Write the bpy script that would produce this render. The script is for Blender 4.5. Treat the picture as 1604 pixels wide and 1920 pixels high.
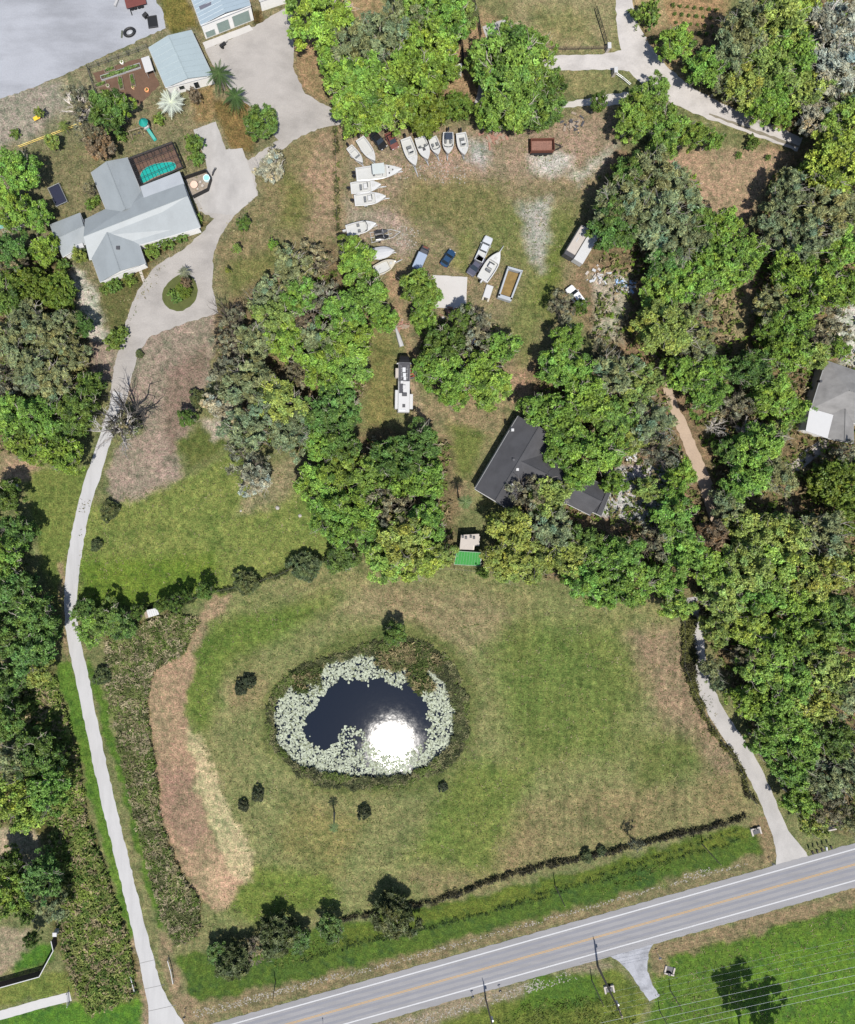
import bpy, bmesh, math, random
import numpy as np
from mathutils import Vector, Matrix
for o in list(bpy.data.objects): bpy.data.objects.remove(o)
SC = bpy.context.scene
COL = SC.collection
# ------------------------------------------------------------------ camera, light, exposure
H = 126.4                       # flying height over the ground (m)
NU, NV, PPM = 660.0, 860.0, 8.7  # plumb point of the survey photo and its ground scale (photo px per m)
cd = bpy.data.cameras.new('camera'); cam = bpy.data.objects.new('camera', cd); COL.objects.link(cam)
cam.location = (0, 0, H); cam.rotation_euler = (0, 0, 0)
cd.sensor_fit = 'VERTICAL'; cd.sensor_height = 24.0; cd.lens = 24.0 * (H * PPM) / 1920.0
cd.shift_x = (802 - NU) / 1920.0; cd.shift_y = -(960 - NV) / 1920.0
cd.clip_start = 1.0; cd.clip_end = 5000
SC.camera = cam
SUN = Vector((0.066, -0.49, 1.0)).normalized()
sl = bpy.data.lights.new('sun', 'SUN'); so = bpy.data.objects.new('sun', sl); COL.objects.link(so)
sl.energy = 4.6; sl.angle = math.radians(0.53); sl.color = (1.0, 0.955, 0.88)
so.rotation_euler = SUN.to_track_quat('Z', 'Y').to_euler(); so.location = (0, 0, 200)
W = bpy.data.worlds.new("World"); SC.world = W; W.use_nodes = True
wn = W.node_tree.nodes; wl = W.node_tree.links
bg = wn['Background']; sky = wn.new('ShaderNodeTexSky'); sky.sky_type = 'NISHITA'; sky.sun_disc = False
sky.sun_elevation = math.asin(SUN.z); sky.sun_rotation = math.atan2(SUN.x, SUN.y)
wl.new(sky.outputs[0], bg.inputs[0]); bg.inputs[1].default_value = 0.1
SC.view_settings.view_transform = 'Standard'; SC.view_settings.look = 'None'
SC.view_settings.exposure = 0.72; SC.view_settings.gamma = 1.0; SC.view_settings.use_curve_mapping = False
SC.cycles.max_bounces = 5; SC.cycles.transparent_max_bounces = 6
KLIT = 2.5                       # radiance of a sunlit white ground under this light, used to turn seen colours into albedos

# ------------------------------------------------------------------ helpers
def P(u, v, z=0.0):
    """survey point: ground-scale photo coordinates of something at height z -> world"""
    k = (H - z) / H
    return Vector(((u - NU) / PPM * k, -(v - NV) / PPM * k, z))
def lin(c):
    c = c / 255.0
    return c / 12.92 if c <= 0.04045 else ((c + 0.055) / 1.055) ** 2.4
def A(r, g, b):
    """albedo of something that photographs as sRGB r,g,b in full sun"""
    return tuple(min(0.86, lin(x) / KLIT) for x in (r, g, b))
def tag(o, label=None, cat=None, group=None, kind=None):
    if label: o['label'] = label
    if cat: o['category'] = cat
    if group: o['group'] = group
    if kind: o['kind'] = kind
    return o
def empty(name, loc, rz=0.0, label=None, cat=None, group=None):
    o = bpy.data.objects.new(name, None); COL.objects.link(o)
    o.location = loc; o.rotation_euler = (0, 0, rz); o.empty_display_size = 0.3
    return tag(o, label, cat, group)
def link(name, me, parent=None, loc=(0, 0, 0), rot=(0, 0, 0), scale=(1, 1, 1)):
    o = bpy.data.objects.new(name, me); COL.objects.link(o)
    o.parent = parent; o.location = loc; o.rotation_euler = rot; o.scale = scale
    return o
class MB:
    def __init__(s): s.v = []; s.f = []
    def add(s, vs, fs):
        b = len(s.v); s.v += [tuple(p) for p in vs]; s.f += [tuple(i + b for i in f) for f in fs]; return s
    def box(s, x0, x1, y0, y1, z0, z1):
        return s.add([(x0,y0,z0),(x1,y0,z0),(x1,y1,z0),(x0,y1,z0),(x0,y0,z1),(x1,y0,z1),(x1,y1,z1),(x0,y1,z1)],
                     [(0,3,2,1),(4,5,6,7),(0,1,5,4),(1,2,6,5),(2,3,7,6),(3,0,4,7)])
    def bbox(s, x0, x1, y0, y1, z0, z1, b=0.06):
        """box with bevelled upper edges"""
        vs = [(x0,y0,z0),(x1,y0,z0),(x1,y1,z0),(x0,y1,z0),(x0,y0,z1-b),(x1,y0,z1-b),(x1,y1,z1-b),(x0,y1,z1-b),
              (x0+b,y0+b,z1),(x1-b,y0+b,z1),(x1-b,y1-b,z1),(x0+b,y1-b,z1)]
        return s.add(vs, [(0,3,2,1),(0,1,5,4),(1,2,6,5),(2,3,7,6),(3,0,4,7),(4,5,9,8),(5,6,10,9),(6,7,11,10),(7,4,8,11),(8,9,10,11)])
    def prism(s, pts, z0, z1):
        """pts: list of (x,y) or Vectors, counter-clockwise or not; extruded z0..z1 (numbers or lists for the top)"""
        n = len(pts); a = sum(pts[i][0]*pts[(i+1)%n][1]-pts[(i+1)%n][0]*pts[i][1] for i in range(n))
        if a < 0: pts = list(reversed(pts)); z1 = list(reversed(z1)) if isinstance(z1, (list, tuple)) else z1
        zt = z1 if isinstance(z1, (list, tuple)) else [z1]*n
        vs = [(p[0],p[1],z0) for p in pts] + [(p[0],p[1],zt[i]) for i,p in enumerate(pts)]
        return s.add(vs, [tuple(range(n-1,-1,-1)), tuple(range(n,2*n))] + [(i,(i+1)%n,n+(i+1)%n,n+i) for i in range(n)])
    def slab(s, pts, t):
        """thin plate: list of 3d points (planar, ccw seen from above), thickness t downwards"""
        n = len(pts); vs = [tuple(p) for p in pts] + [(p[0],p[1],p[2]-t) for p in pts]
        return s.add(vs, [tuple(range(n)), tuple(range(2*n-1,n-1,-1))] + [(i,n+i,n+(i+1)%n,(i+1)%n) for i in range(n)])
    def tube(s, pts, rad, n=5, caps=True):
        pts = [Vector(p) for p in pts]; m = len(pts); rs = rad if isinstance(rad,(list,tuple)) else [rad]*m; vs = []
        for i,p in enumerate(pts):
            d = (pts[min(i+1,m-1)]-pts[max(i-1,0)]).normalized()
            a = d.cross(Vector((0,0,1)) if abs(d.z)<0.9 else Vector((1,0,0))).normalized(); b = d.cross(a)
            for k in range(n):
                t = 2*math.pi*k/n; vs.append(p + (a*math.cos(t)+b*math.sin(t))*rs[i])
        fs = [(i*n+k, i*n+(k+1)%n, (i+1)*n+(k+1)%n, (i+1)*n+k) for i in range(m-1) for k in range(n)]
        if caps: fs += [tuple(range(n-1,-1,-1)), tuple(range((m-1)*n, m*n))]
        return s.add(vs, fs)
    def cyl(s, c, r, z0, z1, n=10, r2=None):
        return s.tube([(c[0],c[1],z0),(c[0],c[1],z1)], [r, r if r2 is None else r2], n)
    def ycyl(s, x, y0, y1, z, r, n=12):
        return s.tube([(x,y0,z),(x,y1,z)], r, n)
    def loft(s, rings, close=True, caps=True):
        n = len(rings[0]); vs = [p for r in rings for p in r]; e = n if close else n-1
        fs = [(i*n+k, i*n+(k+1)%n, (i+1)*n+(k+1)%n, (i+1)*n+k) for i in range(len(rings)-1) for k in range(e)]
        if caps: fs += [tuple(range(n-1,-1,-1)), tuple(range((len(rings)-1)*n, len(rings)*n))]
        return s.add(vs, fs)
    def mesh(s, name, m=None, smooth=False):
        me = bpy.data.meshes.new(name); me.from_pydata(s.v, [], s.f); me.update()
        if m: me.materials.append(m)
        bm = bmesh.new(); bm.from_mesh(me); bmesh.ops.recalc_face_normals(bm, faces=bm.faces); bm.to_mesh(me); bm.free()
        if smooth:
            me.polygons.foreach_set('use_smooth', [True]*len(me.polygons))
        return me
    def build(s, name, m, parent=None, loc=(0,0,0), smooth=False):
        return link(name, s.mesh(name, m, smooth), parent, loc)
def np_mesh(name, verts, quads, m, col=None):
    me = bpy.data.meshes.new(name); nv = len(verts); nq = len(quads); k = quads.shape[1]
    me.vertices.add(nv); me.vertices.foreach_set('co', verts.astype(np.float32).ravel())
    me.loops.add(nq*k); me.loops.foreach_set('vertex_index', quads.astype(np.int32).ravel())
    me.polygons.add(nq); me.polygons.foreach_set('loop_start', np.arange(0, nq*k, k, dtype=np.int32))
    me.update(calc_edges=True)
    if col is not None:
        at = me.color_attributes.new('tint', 'FLOAT_COLOR', 'POINT')
        at.data.foreach_set('color', np.concatenate([col, np.ones((nv,1))], 1).astype(np.float32).ravel())
    me.materials.append(m); return me
# value noise
def vnoise(x, y, seed):
    T = np.random.RandomState(seed).rand(256, 256)
    xi = np.floor(x).astype(int); yi = np.floor(y).astype(int); fx = x-xi; fy = y-yi
    fx = fx*fx*(3-2*fx); fy = fy*fy*(3-2*fy)
    a = T[xi&255, yi&255]; b = T[(xi+1)&255, yi&255]; c = T[xi&255, (yi+1)&255]; d = T[(xi+1)&255, (yi+1)&255]
    return (a*(1-fx)+b*fx)*(1-fy)+(c*(1-fx)+d*fx)*fy
def fbm(x, y, seed, o=4):
    s = np.zeros_like(x); w = 0.5
    for i in range(o):
        s += w*vnoise(x*2**i, y*2**i, seed+i); w *= 0.5
    return s/(1-0.5**o)
def poly_sd(px, py, poly):
    """signed distance (inside > 0) of points to a polygon"""
    n = len(poly); ins = np.zeros(px.shape, bool); d2 = np.full(px.shape, 1e18)
    for i in range(n):
        ax, ay = poly[i]; bx, by = poly[(i+1)%n]; ex, ey = bx-ax, by-ay
        if ey != 0: ins ^= ((ay > py) != (by > py)) & (px < ex*(py-ay)/ey+ax)
        t = np.clip(((px-ax)*ex+(py-ay)*ey)/(ex*ex+ey*ey+1e-9), 0, 1)
        d2 = np.minimum(d2, (px-ax-t*ex)**2+(py-ay-t*ey)**2)
    return np.where(ins, 1, -1)*np.sqrt(d2)
# ------------------------------------------------------------------ materials
MATS = {}
def mk(name, rgb, rough=0.7, var=0.14, scale=1.2, metal=0.0, bump=0.0, spec=0.3, fine=18.0, stain=None):
    if name in MATS: return MATS[name]
    m = bpy.data.materials.new(name); m.use_nodes = True; n = m.node_tree.nodes; l = m.node_tree.links
    b = n['Principled BSDF']; b.inputs['Roughness'].default_value = rough; b.inputs['Metallic'].default_value = metal
    b.inputs['Specular IOR Level'].default_value = spec
    tc = n.new('ShaderNodeTexCoord')
    n1 = n.new('ShaderNodeTexNoise'); n1.inputs['Scale'].default_value = scale; n1.inputs['Detail'].default_value = 4
    n2 = n.new('ShaderNodeTexNoise'); n2.inputs['Scale'].default_value = fine; n2.inputs['Detail'].default_value = 2
    l.new(tc.outputs['Object'], n1.inputs['Vector']); l.new(tc.outputs['Object'], n2.inputs['Vector'])
    ad = n.new('ShaderNodeMath'); ad.operation = 'ADD'; l.new(n1.outputs['Fac'], ad.inputs[0]); l.new(n2.outputs['Fac'], ad.inputs[1])
    mr = n.new('ShaderNodeMapRange'); mr.inputs['From Min'].default_value = 0.6; mr.inputs['From Max'].default_value = 1.4
    mr.inputs['To Min'].default_value = 1-var; mr.inputs['To Max'].default_value = 1+var; l.new(ad.outputs[0], mr.inputs['Value'])
    vm = n.new('ShaderNodeVectorMath'); vm.operation = 'SCALE'; vm.inputs[0].default_value = rgb[:3]
    if stain:   # (darkness, scale along, scale across, angle): worn-in streaks and blotches
        mp = n.new('ShaderNodeMapping'); mp.inputs['Scale'].default_value = (stain[1], stain[2], 1); mp.inputs['Rotation'].default_value = (0, 0, stain[3]); l.new(tc.outputs['Object'], mp.inputs['Vector'])
        n3 = n.new('ShaderNodeTexNoise'); n3.inputs['Scale'].default_value = 1; n3.inputs['Detail'].default_value = 6; n3.inputs['Roughness'].default_value = .6; l.new(mp.outputs[0], n3.inputs['Vector'])
        m3 = n.new('ShaderNodeMapRange'); m3.inputs['From Min'].default_value = .34; m3.inputs['From Max'].default_value = .56; m3.inputs['To Min'].default_value = 1-stain[0]; m3.inputs['To Max'].default_value = 1; l.new(n3.outputs['Fac'], m3.inputs['Value'])
        mq = n.new('ShaderNodeMath'); mq.operation = 'MULTIPLY'; l.new(mr.outputs[0], mq.inputs[0]); l.new(m3.outputs[0], mq.inputs[1]); mr = mq
    l.new(mr.outputs[0], vm.inputs['Scale']); l.new(vm.outputs[0], b.inputs['Base Color'])
    if bump:
        bp = n.new('ShaderNodeBump'); bp.inputs['Strength'].default_value = bump; bp.inputs['Distance'].default_value = 0.1
        l.new(ad.outputs[0], bp.inputs['Height']); l.new(bp.outputs[0], b.inputs['Normal'])
    MATS[name] = m; return m
def leaf_mat(name, trans=0.10, rough=0.5):
    m = bpy.data.materials.new(name); m.use_nodes = True; n = m.node_tree.nodes; l = m.node_tree.links
    b = n['Principled BSDF']; b.inputs['Roughness'].default_value = rough; b.inputs['Specular IOR Level'].default_value = 0.2
    at = n.new('ShaderNodeAttribute'); at.attribute_name = 'tint'; oi = n.new('ShaderNodeObjectInfo')
    mu = n.new('ShaderNodeVectorMath'); mu.operation = 'MULTIPLY'
    l.new(at.outputs['Color'], mu.inputs[0]); l.new(oi.outputs['Color'], mu.inputs[1]); l.new(mu.outputs[0], b.inputs['Base Color'])
    if trans:
        t = n.new('ShaderNodeBsdfTranslucent'); mx = n.new('ShaderNodeMixShader'); mx.inputs[0].default_value = trans
        l.new(mu.outputs[0], t.inputs['Color']); l.new(b.outputs[0], mx.inputs[1]); l.new(t.outputs[0], mx.inputs[2])
        l.new(mx.outputs[0], n['Material Output'].inputs['Surface'])
    return m
LEAF = leaf_mat('leaf'); BLADE = leaf_mat('blade', 0.15, 0.8); BARK = leaf_mat('bark', 0.0, 0.9)
# ------------------------------------------------------------------ ground
GROUND_BASE = (134, 134, 94)
PATCH = [  # (polygon in survey px, seen colour, feather px)
 ([(-200,-200),(700,-200),(650,240),(480,380),(400,600),(220,660),(60,600),(-200,500)], (140,133,104), 20),
 ([(-100,210),(170,120),(320,55),(360,0),(372,70),(290,150),(240,200),(120,250),(-100,300)], (150,142,116), 14),
 ([(-100,175),(110,150),(130,200),(60,260),(-100,300)], (168,158,148), 14),
 ([(300,-20),(345,-20),(372,60),(320,60)], (126,118,66), 6),
 ([(395,190),(470,190),(480,240),(470,290),(430,280),(405,228)], (134,114,74), 8),
 ([(360,170),(400,165),(400,230),(370,235)], (150,128,92), 8),
 ([(545,50),(625,60),(630,170),(650,215),(600,190),(560,150)], (170,142,112), 8),
 ([(470,25),(492,20),(492,52),(475,55)], (110,92,60), 4),
 ([(660,-30),(720,-30),(700,70),(620,80)], (182,152,120), 10),
 ([(830,100),(900,20),(960,40),(930,210),(880,210),(820,190)], (172,146,116), 16),
 ([(950,-30),(1155,-30),(1150,92),(1010,98),(965,55)], (158,148,114), 14),
 ([(990,10),(1100,20),(1110,80),(1020,70)], (146,142,98), 18),
 ([(1035,132),(1150,134),(1160,165),(1045,182)], (150,144,102), 6),
 ([(1225,-30),(1370,-30),(1345,90),(1290,85),(1250,40)], (176,146,112), 14),
 ([(1165,-20),(1230,-20),(1290,150),(1370,200),(1500,250),(1490,262),(1350,215),(1250,150)], (182,158,124), 8),
 ([(640,236),(900,240),(1150,200),(1185,300),(1125,420),(1070,560),(1010,700),(900,800),(860,900),(835,780),(760,640),(715,520),(640,430)], (152,138,110), 30),
 ([(650,240),(900,245),(1140,215),(1165,300),(1020,335),(900,335),(780,345),(660,390)], (172,150,132), 24),
 ([(770,335),(930,345),(970,420),(860,440),(760,400)], (140,132,92), 24),
 ([(930,390),(1100,380),(1060,480),(1010,640),(985,700),(950,620),(975,520),(880,450)], (132,134,86), 24),
 ([(1060,420),(1050,520),(1030,600),(1000,560)], (112,126,62), 22),
 ([(860,440),(890,430),(880,520),(850,500)], (138,138,88), 8),
 ([(640,380),(740,390),(780,440),(770,480),(740,470),(650,430)], (176,158,146), 20),
 ([(975,385),(1035,370),(1022,430),(1018,505),(993,492),(985,430)], (184,180,174), 16),
 ([(1000,290),(1065,288),(1068,315),(1030,330),(1002,315)], (216,212,208), 15),
 ([(1060,335),(1160,265),(1165,285),(1085,350)], (194,190,178), 14),
 ([(880,265),(912,270),(908,305),(884,300)], (192,190,190), 14),
 ([(725,515),(748,510),(770,640),(790,700),(760,660),(740,600)], (170,146,118), 6),
 ([(790,740),(900,760),(960,780),(910,860),(870,950),(840,960),(830,850),(770,780)], (158,142,112), 16),
 ([(935,700),(1010,680),(1000,740),(960,760)], (176,150,124), 10),
 ([(840,790),(920,820),(880,900),(840,880)], (124,130,74), 16),
 ([(700,620),(745,640),(740,770),(700,840),(680,780)], (136,132,84), 14),
 ([(760,700),(790,720),(790,780),(765,770)], (176,156,132), 8),
 ([(500,280),(640,236),(640,450),(560,480),(430,560),(400,540),(410,450),(480,390)], (148,134,102), 14),
 ([(600,250),(640,240),(640,440),(585,450),(570,330)], (166,144,120), 14),
 ([(420,500),(520,460),(540,500),(440,560)], (130,128,82), 16),
 ([(540,330),(590,360),(560,430),(520,420)], (130,128,80), 18),
 ([(60,275),(230,270),(180,330),(160,400),(90,430)], (136,130,98), 16),
 ([(255,480),(370,410),(395,415),(300,480),(262,540),(235,600),(205,560)], (118,104,70), 8),
 ([(185,530),(262,510),(240,600),(225,640),(205,620)], (112,112,72), 8),
 ([(130,500),(160,510),(185,560),(200,640),(170,650),(150,570)], (206,198,190), 9),
 ([(155,640),(215,655),(262,640),(300,606),(400,586),(412,640),(392,720),(352,800),(330,850),(342,900),(290,935),(222,946),(198,920),(214,850),(268,800),(226,720),(168,712)], (168,150,139), 7),
 ([(310,700),(385,640),(395,690),(350,790),(320,860),(305,800)], (150,128,118), 16),
 ([(330,830),(385,790),(430,780),(450,830),(350,880)], (110,118,66), 10),
 ([(375,790),(420,785),(440,820),(400,830)], (196,180,168), 8),
 ([(150,935),(220,948),(340,902),(440,840),(600,920),(700,1030),(560,1066),(460,1102),(250,1146),(145,1140)], (134,144,80), 12),
 ([(155,1050),(400,1040),(420,1105),(250,1146),(150,1138)], (114,136,56), 20),
 ([(490,880),(575,845),(570,905),(510,955),(440,960)], (160,148,118), 14),
 ([(35,880),(175,880),(135,1040),(120,1160),(95,1110),(60,960)], (126,136,74), 10),
 ([(0,840),(70,840),(80,880),(40,900),(0,900)], (176,152,126), 8),
 ([(108,1050),(122,1050),(130,1240),(140,1280),(118,1200)], (166,144,118), 4),
 ([(420,1112),(660,1058),(850,1070),(1230,1130),(1282,1170),(1300,1300),(1405,1500),(1100,1602),(800,1692),(500,1745),(380,1745),(460,1600),(355,1350),(330,1300),(372,1200)], (143,143,98), 10),
 ([(330,1235),(400,1175),(440,1150),(640,1112),(560,1180),(430,1250),(380,1390),(350,1350)], (112,130,64), 22),
 ([(920,1160),(1170,1170),(1200,1260),(1160,1420),(980,1440),(930,1300)], (118,132,72), 45),
 ([(690,1090),(900,1105),(960,1150),(870,1235),(760,1170),(640,1150)], (154,144,110), 26),
 ([(1180,1185),(1284,1175),(1294,1250),(1396,1455),(1340,1490),(1230,1320)], (160,140,116), 26),
 ([(960,1500),(1390,1450),(1402,1520),(1100,1602),(800,1690),(770,1640)], (150,138,102), 28),
 ([(1180,1380),(1300,1380),(1330,1440),(1200,1480)], (122,130,76), 28),
 ([(860,1420),(1010,1440),(920,1640),(760,1610)], (122,134,72), 30),
 ([(540,1500),(680,1540),(640,1640),(520,1600)], (146,140,92), 22),
 ([(440,1620),(620,1640),(640,1690),(480,1735),(420,1700)], (118,134,66), 20),
 ([(420,1270),(500,1260),(500,1320),(430,1330)], (152,140,104), 16),
 ([(640,1185),(770,1165),(850,1205),(900,1300),(895,1400),(800,1490),(600,1490),(490,1400),(490,1300)], (118,124,76), 14),
 ([(440,1113),(402,1160),(372,1230),(350,1292),(352,1350),(362,1420),(380,1500),(402,1580),(470,1620),(440,1680),(402,1712),(372,1680),(330,1620),(300,1530),(290,1430),(276,1330),(286,1252),(340,1230),(380,1140),(412,1112)], (180,152,128), 6),
 ([(300,1430),(360,1450),(390,1560),(350,1600),(305,1520)], (166,138,120), 12),
 ([(390,1600),(470,1620),(440,1680),(405,1708),(380,1660)], (202,170,144), 10),
 ([(353,1368),(378,1380),(402,1450),(432,1520),(472,1600),(468,1650),(430,1640),(400,1560),(372,1475)], (202,186,150), 8),
 ([(200,1190),(330,1150),(370,1170),(340,1225),(290,1250),(275,1330),(290,1430),(300,1540),(340,1640),(375,1690),(370,1760),(325,1760),(270,1560),(215,1320)], (118,104,70), 6),
 ([(95,1250),(132,1236),(152,1290),(190,1450),(280,1785),(255,1790),(228,1720),(150,1430),(118,1300)], (100,132,54), 4),
 ([(165,1235),(190,1290),(240,1450),(312,1710),(300,1745),(268,1640),(205,1390),(160,1260)], (96,126,52), 4),
 ([(240,1780),(262,1740),(285,1860),(282,1930),(250,1930)], (160,142,118), 8),
 ([(296,1740),(318,1760),(340,1860),(400,1885),(420,1905),(345,1930),(312,1850)], (156,138,112), 7),
 ([(328,1795),(420,1780),(700,1722),(1050,1642),(1400,1547),(1442,1532),(1440,1602),(1200,1684),(800,1790),(420,1895),(360,1870)], (88,112,46), 5),
 ([(620,1745),(1050,1645),(1400,1550),(1400,1575),(1050,1670),(640,1775)], (104,118,50), 6),
 ([(360,1885),(800,1778),(1200,1668),(1440,1596),(1445,1622),(800,1806),(400,1915)], (142,130,100), 6),
 ([(1400,1540),(1450,1520),(1470,1570),(1480,1610),(1440,1615),(1432,1580)], (150,132,104), 6),
 ([(1225,1790),(1610,1690),(1800,1640),(1800,2100),(1150,2100),(1225,1885)], (98,126,50), 6),
 ([(1420,1780),(1604,1740),(1800,1700),(1800,2000),(1350,2000)], (100,134,44), 30),
 ([(1215,1772),(1610,1664),(1800,1612),(1800,1650),(1610,1695),(1260,1795),(1240,1830),(1222,1815)], (154,136,108), 6),
 ([(640,2100),(700,1935),(1000,1850),(1140,1805),(1170,1830),(1216,1880),(1150,2100)], (112,124,58), 8),
 ([(660,1930),(820,1885),(1130,1795),(1150,1815),(1050,1850),(900,1890),(720,1960)], (156,144,122), 8),
 ([(1000,1830),(1120,1822),(1130,1880),(960,1900)], (92,120,40), 10),
 ([(-50,1545),(72,1560),(80,1610),(20,1650),(-50,1650)], (184,168,144), 6),
 ([(-50,1730),(55,1745),(45,1812),(-50,1835)], (166,152,130), 6),
 ([(40,1785),(108,1765),(92,1812),(30,1830)], (88,128,44), 6),
 ([(-50,1850),(130,1820),(140,1862),(-50,1895)], (128,136,72), 6),
 ([(-50,1905),(150,1872),(260,1850),(270,1990),(-50,1990)], (92,132,44), 5),
 ([(90,1560),(165,1540),(250,1800),(260,1870),(160,1890),(130,1830),(90,1700)], (112,104,66), 10),
 ([(0,1250),(100,1260),(140,1400),(170,1540),(90,1570),(0,1540)], (112,106,66), 12),
 # woodland floors: leaf litter
 ([(1190,60),(1380,40),(1700,-50),(1700,300),(1490,255),(1360,190),(1300,130)], (136,118,92), 12),
 ([(1150,280),(1300,320),(1340,420),(1420,480),(1410,600),(1360,700),(1250,720),(1100,620),(1060,560),(1120,430)], (150,128,104), 14),
 ([(1000,680),(1300,680),(1360,960),(1280,1130),(1050,1090),(900,1060),(960,960),(1000,830)], (146,124,100), 12),
 ([(1440,280),(1700,230),(1700,1560),(1560,1560),(1480,1500),(1350,1250),(1300,1150),(1290,1000),(1400,620)], (138,120,92), 12),
 ([(1225,290),(1330,270),(1480,288),(1432,360),(1400,430),(1440,470),(1404,560),(1330,600),(1322,500),(1298,390)], (180,154,130), 12),
 ([(1330,540),(1400,530),(1420,590),(1390,640),(1335,620)], (172,158,124), 8),
 ([(1110,510),(1190,510),(1180,560),(1170,640),(1120,640)], (188,176,162), 9),
 ([(1140,880),(1250,860),(1260,930),(1240,990),(1120,965)], (206,204,208), 8),
 ([(1565,560),(1700,540),(1700,690),(1570,690)], (222,216,210), 8),
 ([(400,580),(620,450),(700,560),(690,720),(600,860),(420,780)], (140,122,96), 14),
 ([(-100,440),(120,480),(170,650),(160,800),(60,850),(-100,850)], (126,112,86), 12),
 ([(560,880),(700,800),(850,820),(860,1060),(700,1060),(640,990)], (132,118,90), 12),
]
STREAK = [(420,1112),(660,1058),(850,1070),(1230,1130),(1282,1170),(1405,1500),(1100,1602),(800,1692),(500,1745),(380,1745),(460,1600),(355,1350),(372,1200)]
POND_OUT = [(497,1350),(508,1305),(535,1268),(580,1243),(640,1225),(690,1205),(745,1192),(800,1205),(842,1235),(868,1280),(880,1340),(875,1392),(850,1432),(800,1460),(740,1477),(670,1480),(600,1470),(550,1442),(513,1402)]
LILY_OUT = [(515,1350),(525,1310),(560,1278),(600,1258),(640,1236),(690,1226),(720,1242),(790,1245),(830,1275),(850,1330),(846,1390),(805,1430),(745,1460),(670,1456),(600,1446),(550,1427),(522,1392)]
OPEN_W = [(563,1370),(572,1345),(592,1325),(610,1297),(625,1278),(660,1272),(715,1270),(732,1283),(750,1290),(775,1275),(790,1303),(806,1330),(810,1360),(802,1388),(785,1402),(770,1415),(740,1425),(712,1415),(690,1398),(672,1372),(655,1368),(646,1385),(635,1398),(605,1408),(580,1395)]
def ground():
    st = 4.0; us = np.arange(-110, 1715, st); vs = np.arange(-110, 2031, st)
    U, V = np.meshgrid(us, vs); nu, nv = len(us), len(vs)
    wu = U + (fbm(U/26, V/26, 11)-.5)*26 + (vnoise(U/7, V/7, 19)-.5)*7
    wv = V + (fbm(U/26, V/26, 31)-.5)*26 + (vnoise(U/7, V/7, 39)-.5)*7
    C = np.zeros(U.shape+(3,)); C[:] = [lin(x) for x in GROUND_BASE]
    for poly, c, fe in PATCH:
        xs = [p[0] for p in poly]; ys = [p[1] for p in poly]; mgn = fe+30
        i0, i1 = np.searchsorted(us, [min(xs)-mgn, max(xs)+mgn]); j0, j1 = np.searchsorted(vs, [min(ys)-mgn, max(ys)+mgn])
        if i1 <= i0 or j1 <= j0: continue
        d = poly_sd(wu[j0:j1, i0:i1], wv[j0:j1, i0:i1], poly)
        w = np.clip((d+fe)/(2*fe), 0, 1); w = (w*w*(3-2*w))[..., None]
        C[j0:j1, i0:i1] = C[j0:j1, i0:i1]*(1-w) + np.array([lin(x) for x in c])*w
    # patches of greener and drier turf, and mower streaks in the pasture
    big = fbm(U/75, V/75, 51)-.5; mid = fbm(U/20, V/20, 61)-.5; fin = vnoise(U/5, V/5, 71)-.5
    dry = np.clip(big*.95+mid*.7+fin*.3, -1, 1)
    C *= np.stack([1+.34*dry, 1+.10*dry, 1+.26*dry], -1)
    sp = np.clip((fbm(U/11, V/11, 91)-.60)/.06, 0, 1); lt = np.clip((fbm(U/8, V/8, 95)-.64)/.05, 0, 1)
    C = C*(1-.30*sp[..., None]*np.array([1.0,.75,.9]))*(1+.24*lt[..., None]*np.array([1.1,1,.95]))
    pm = np.clip(poly_sd(wu, wv, STREAK)/30, 0, 1)
    cx, cy = 690, 1345; rr = np.hypot((U-cx)/1.25, V-cy); th = np.arctan2(V-cy, U-cx)
    s1 = vnoise(rr/6.0, th*3, 81)-.5; s2 = vnoise(U/4.5, V/60, 83)-.5
    ring = np.clip((rr-150)/40, 0, 1); east = np.clip((U-880)/80, 0, 1)
    stv = pm*(s1*ring*.20*(1-.7*east)+s2*east*.24)
    C *= (1+1.6*stv)[..., None]*np.array([1, 1, 1.])
    C *= (1+.20*mid+.20*fin)[..., None]
    C = np.clip(C/KLIT, .012, .8)
    Z = np.zeros_like(U)
    pd = poly_sd(U, V, POND_OUT); Z -= np.clip(pd/26, 0, 1)*0.9
    Z -= np.clip((pd-26)/50, 0, 1)*0.9
    X = (U-NU)/PPM; Y = -(V-NV)/PPM
    verts = np.stack([X.ravel(), Y.ravel(), Z.ravel()], 1); idx = np.arange(nu*nv).reshape(nv, nu)
    q = np.stack([idx[:-1,:-1].ravel(), idx[1:,:-1].ravel(), idx[1:,1:].ravel(), idx[:-1,1:].ravel()], 1)
    # skirt out to the horizon
    R = 2500.0; b0 = len(verts); x0, x1 = X[0,0], X[0,-1]; y0, y1 = Y[-1,0], Y[0,0]
    cor = np.array([[x0,y1,0],[x1,y1,0],[x1,y0,0],[x0,y0,0],[-R,R,0],[R,R,0],[R,-R,0],[-R,-R,0]])
    verts = np.concatenate([verts, cor]); b = b0
    q = np.concatenate([q, np.array([[b,b+1,b+5,b+4],[b+1,b+2,b+6,b+5],[b+2,b+3,b+7,b+6],[b+3,b,b+4,b+7]])[:, ::-1]])
    col = np.concatenate([C.reshape(-1,3), np.tile(np.array(A(126,128,84)), (8,1))])
    m = bpy.data.materials.new('turf'); m.use_nodes = True; n = m.node_tree.nodes; l = m.node_tree.links
    bs = n['Principled BSDF']; bs.inputs['Roughness'].default_value = 0.95; bs.inputs['Specular IOR Level'].default_value = 0.1
    at = n.new('ShaderNodeAttribute'); at.attribute_name = 'tint'; tc = n.new('ShaderNodeTexCoord')
    fac = []
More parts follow.
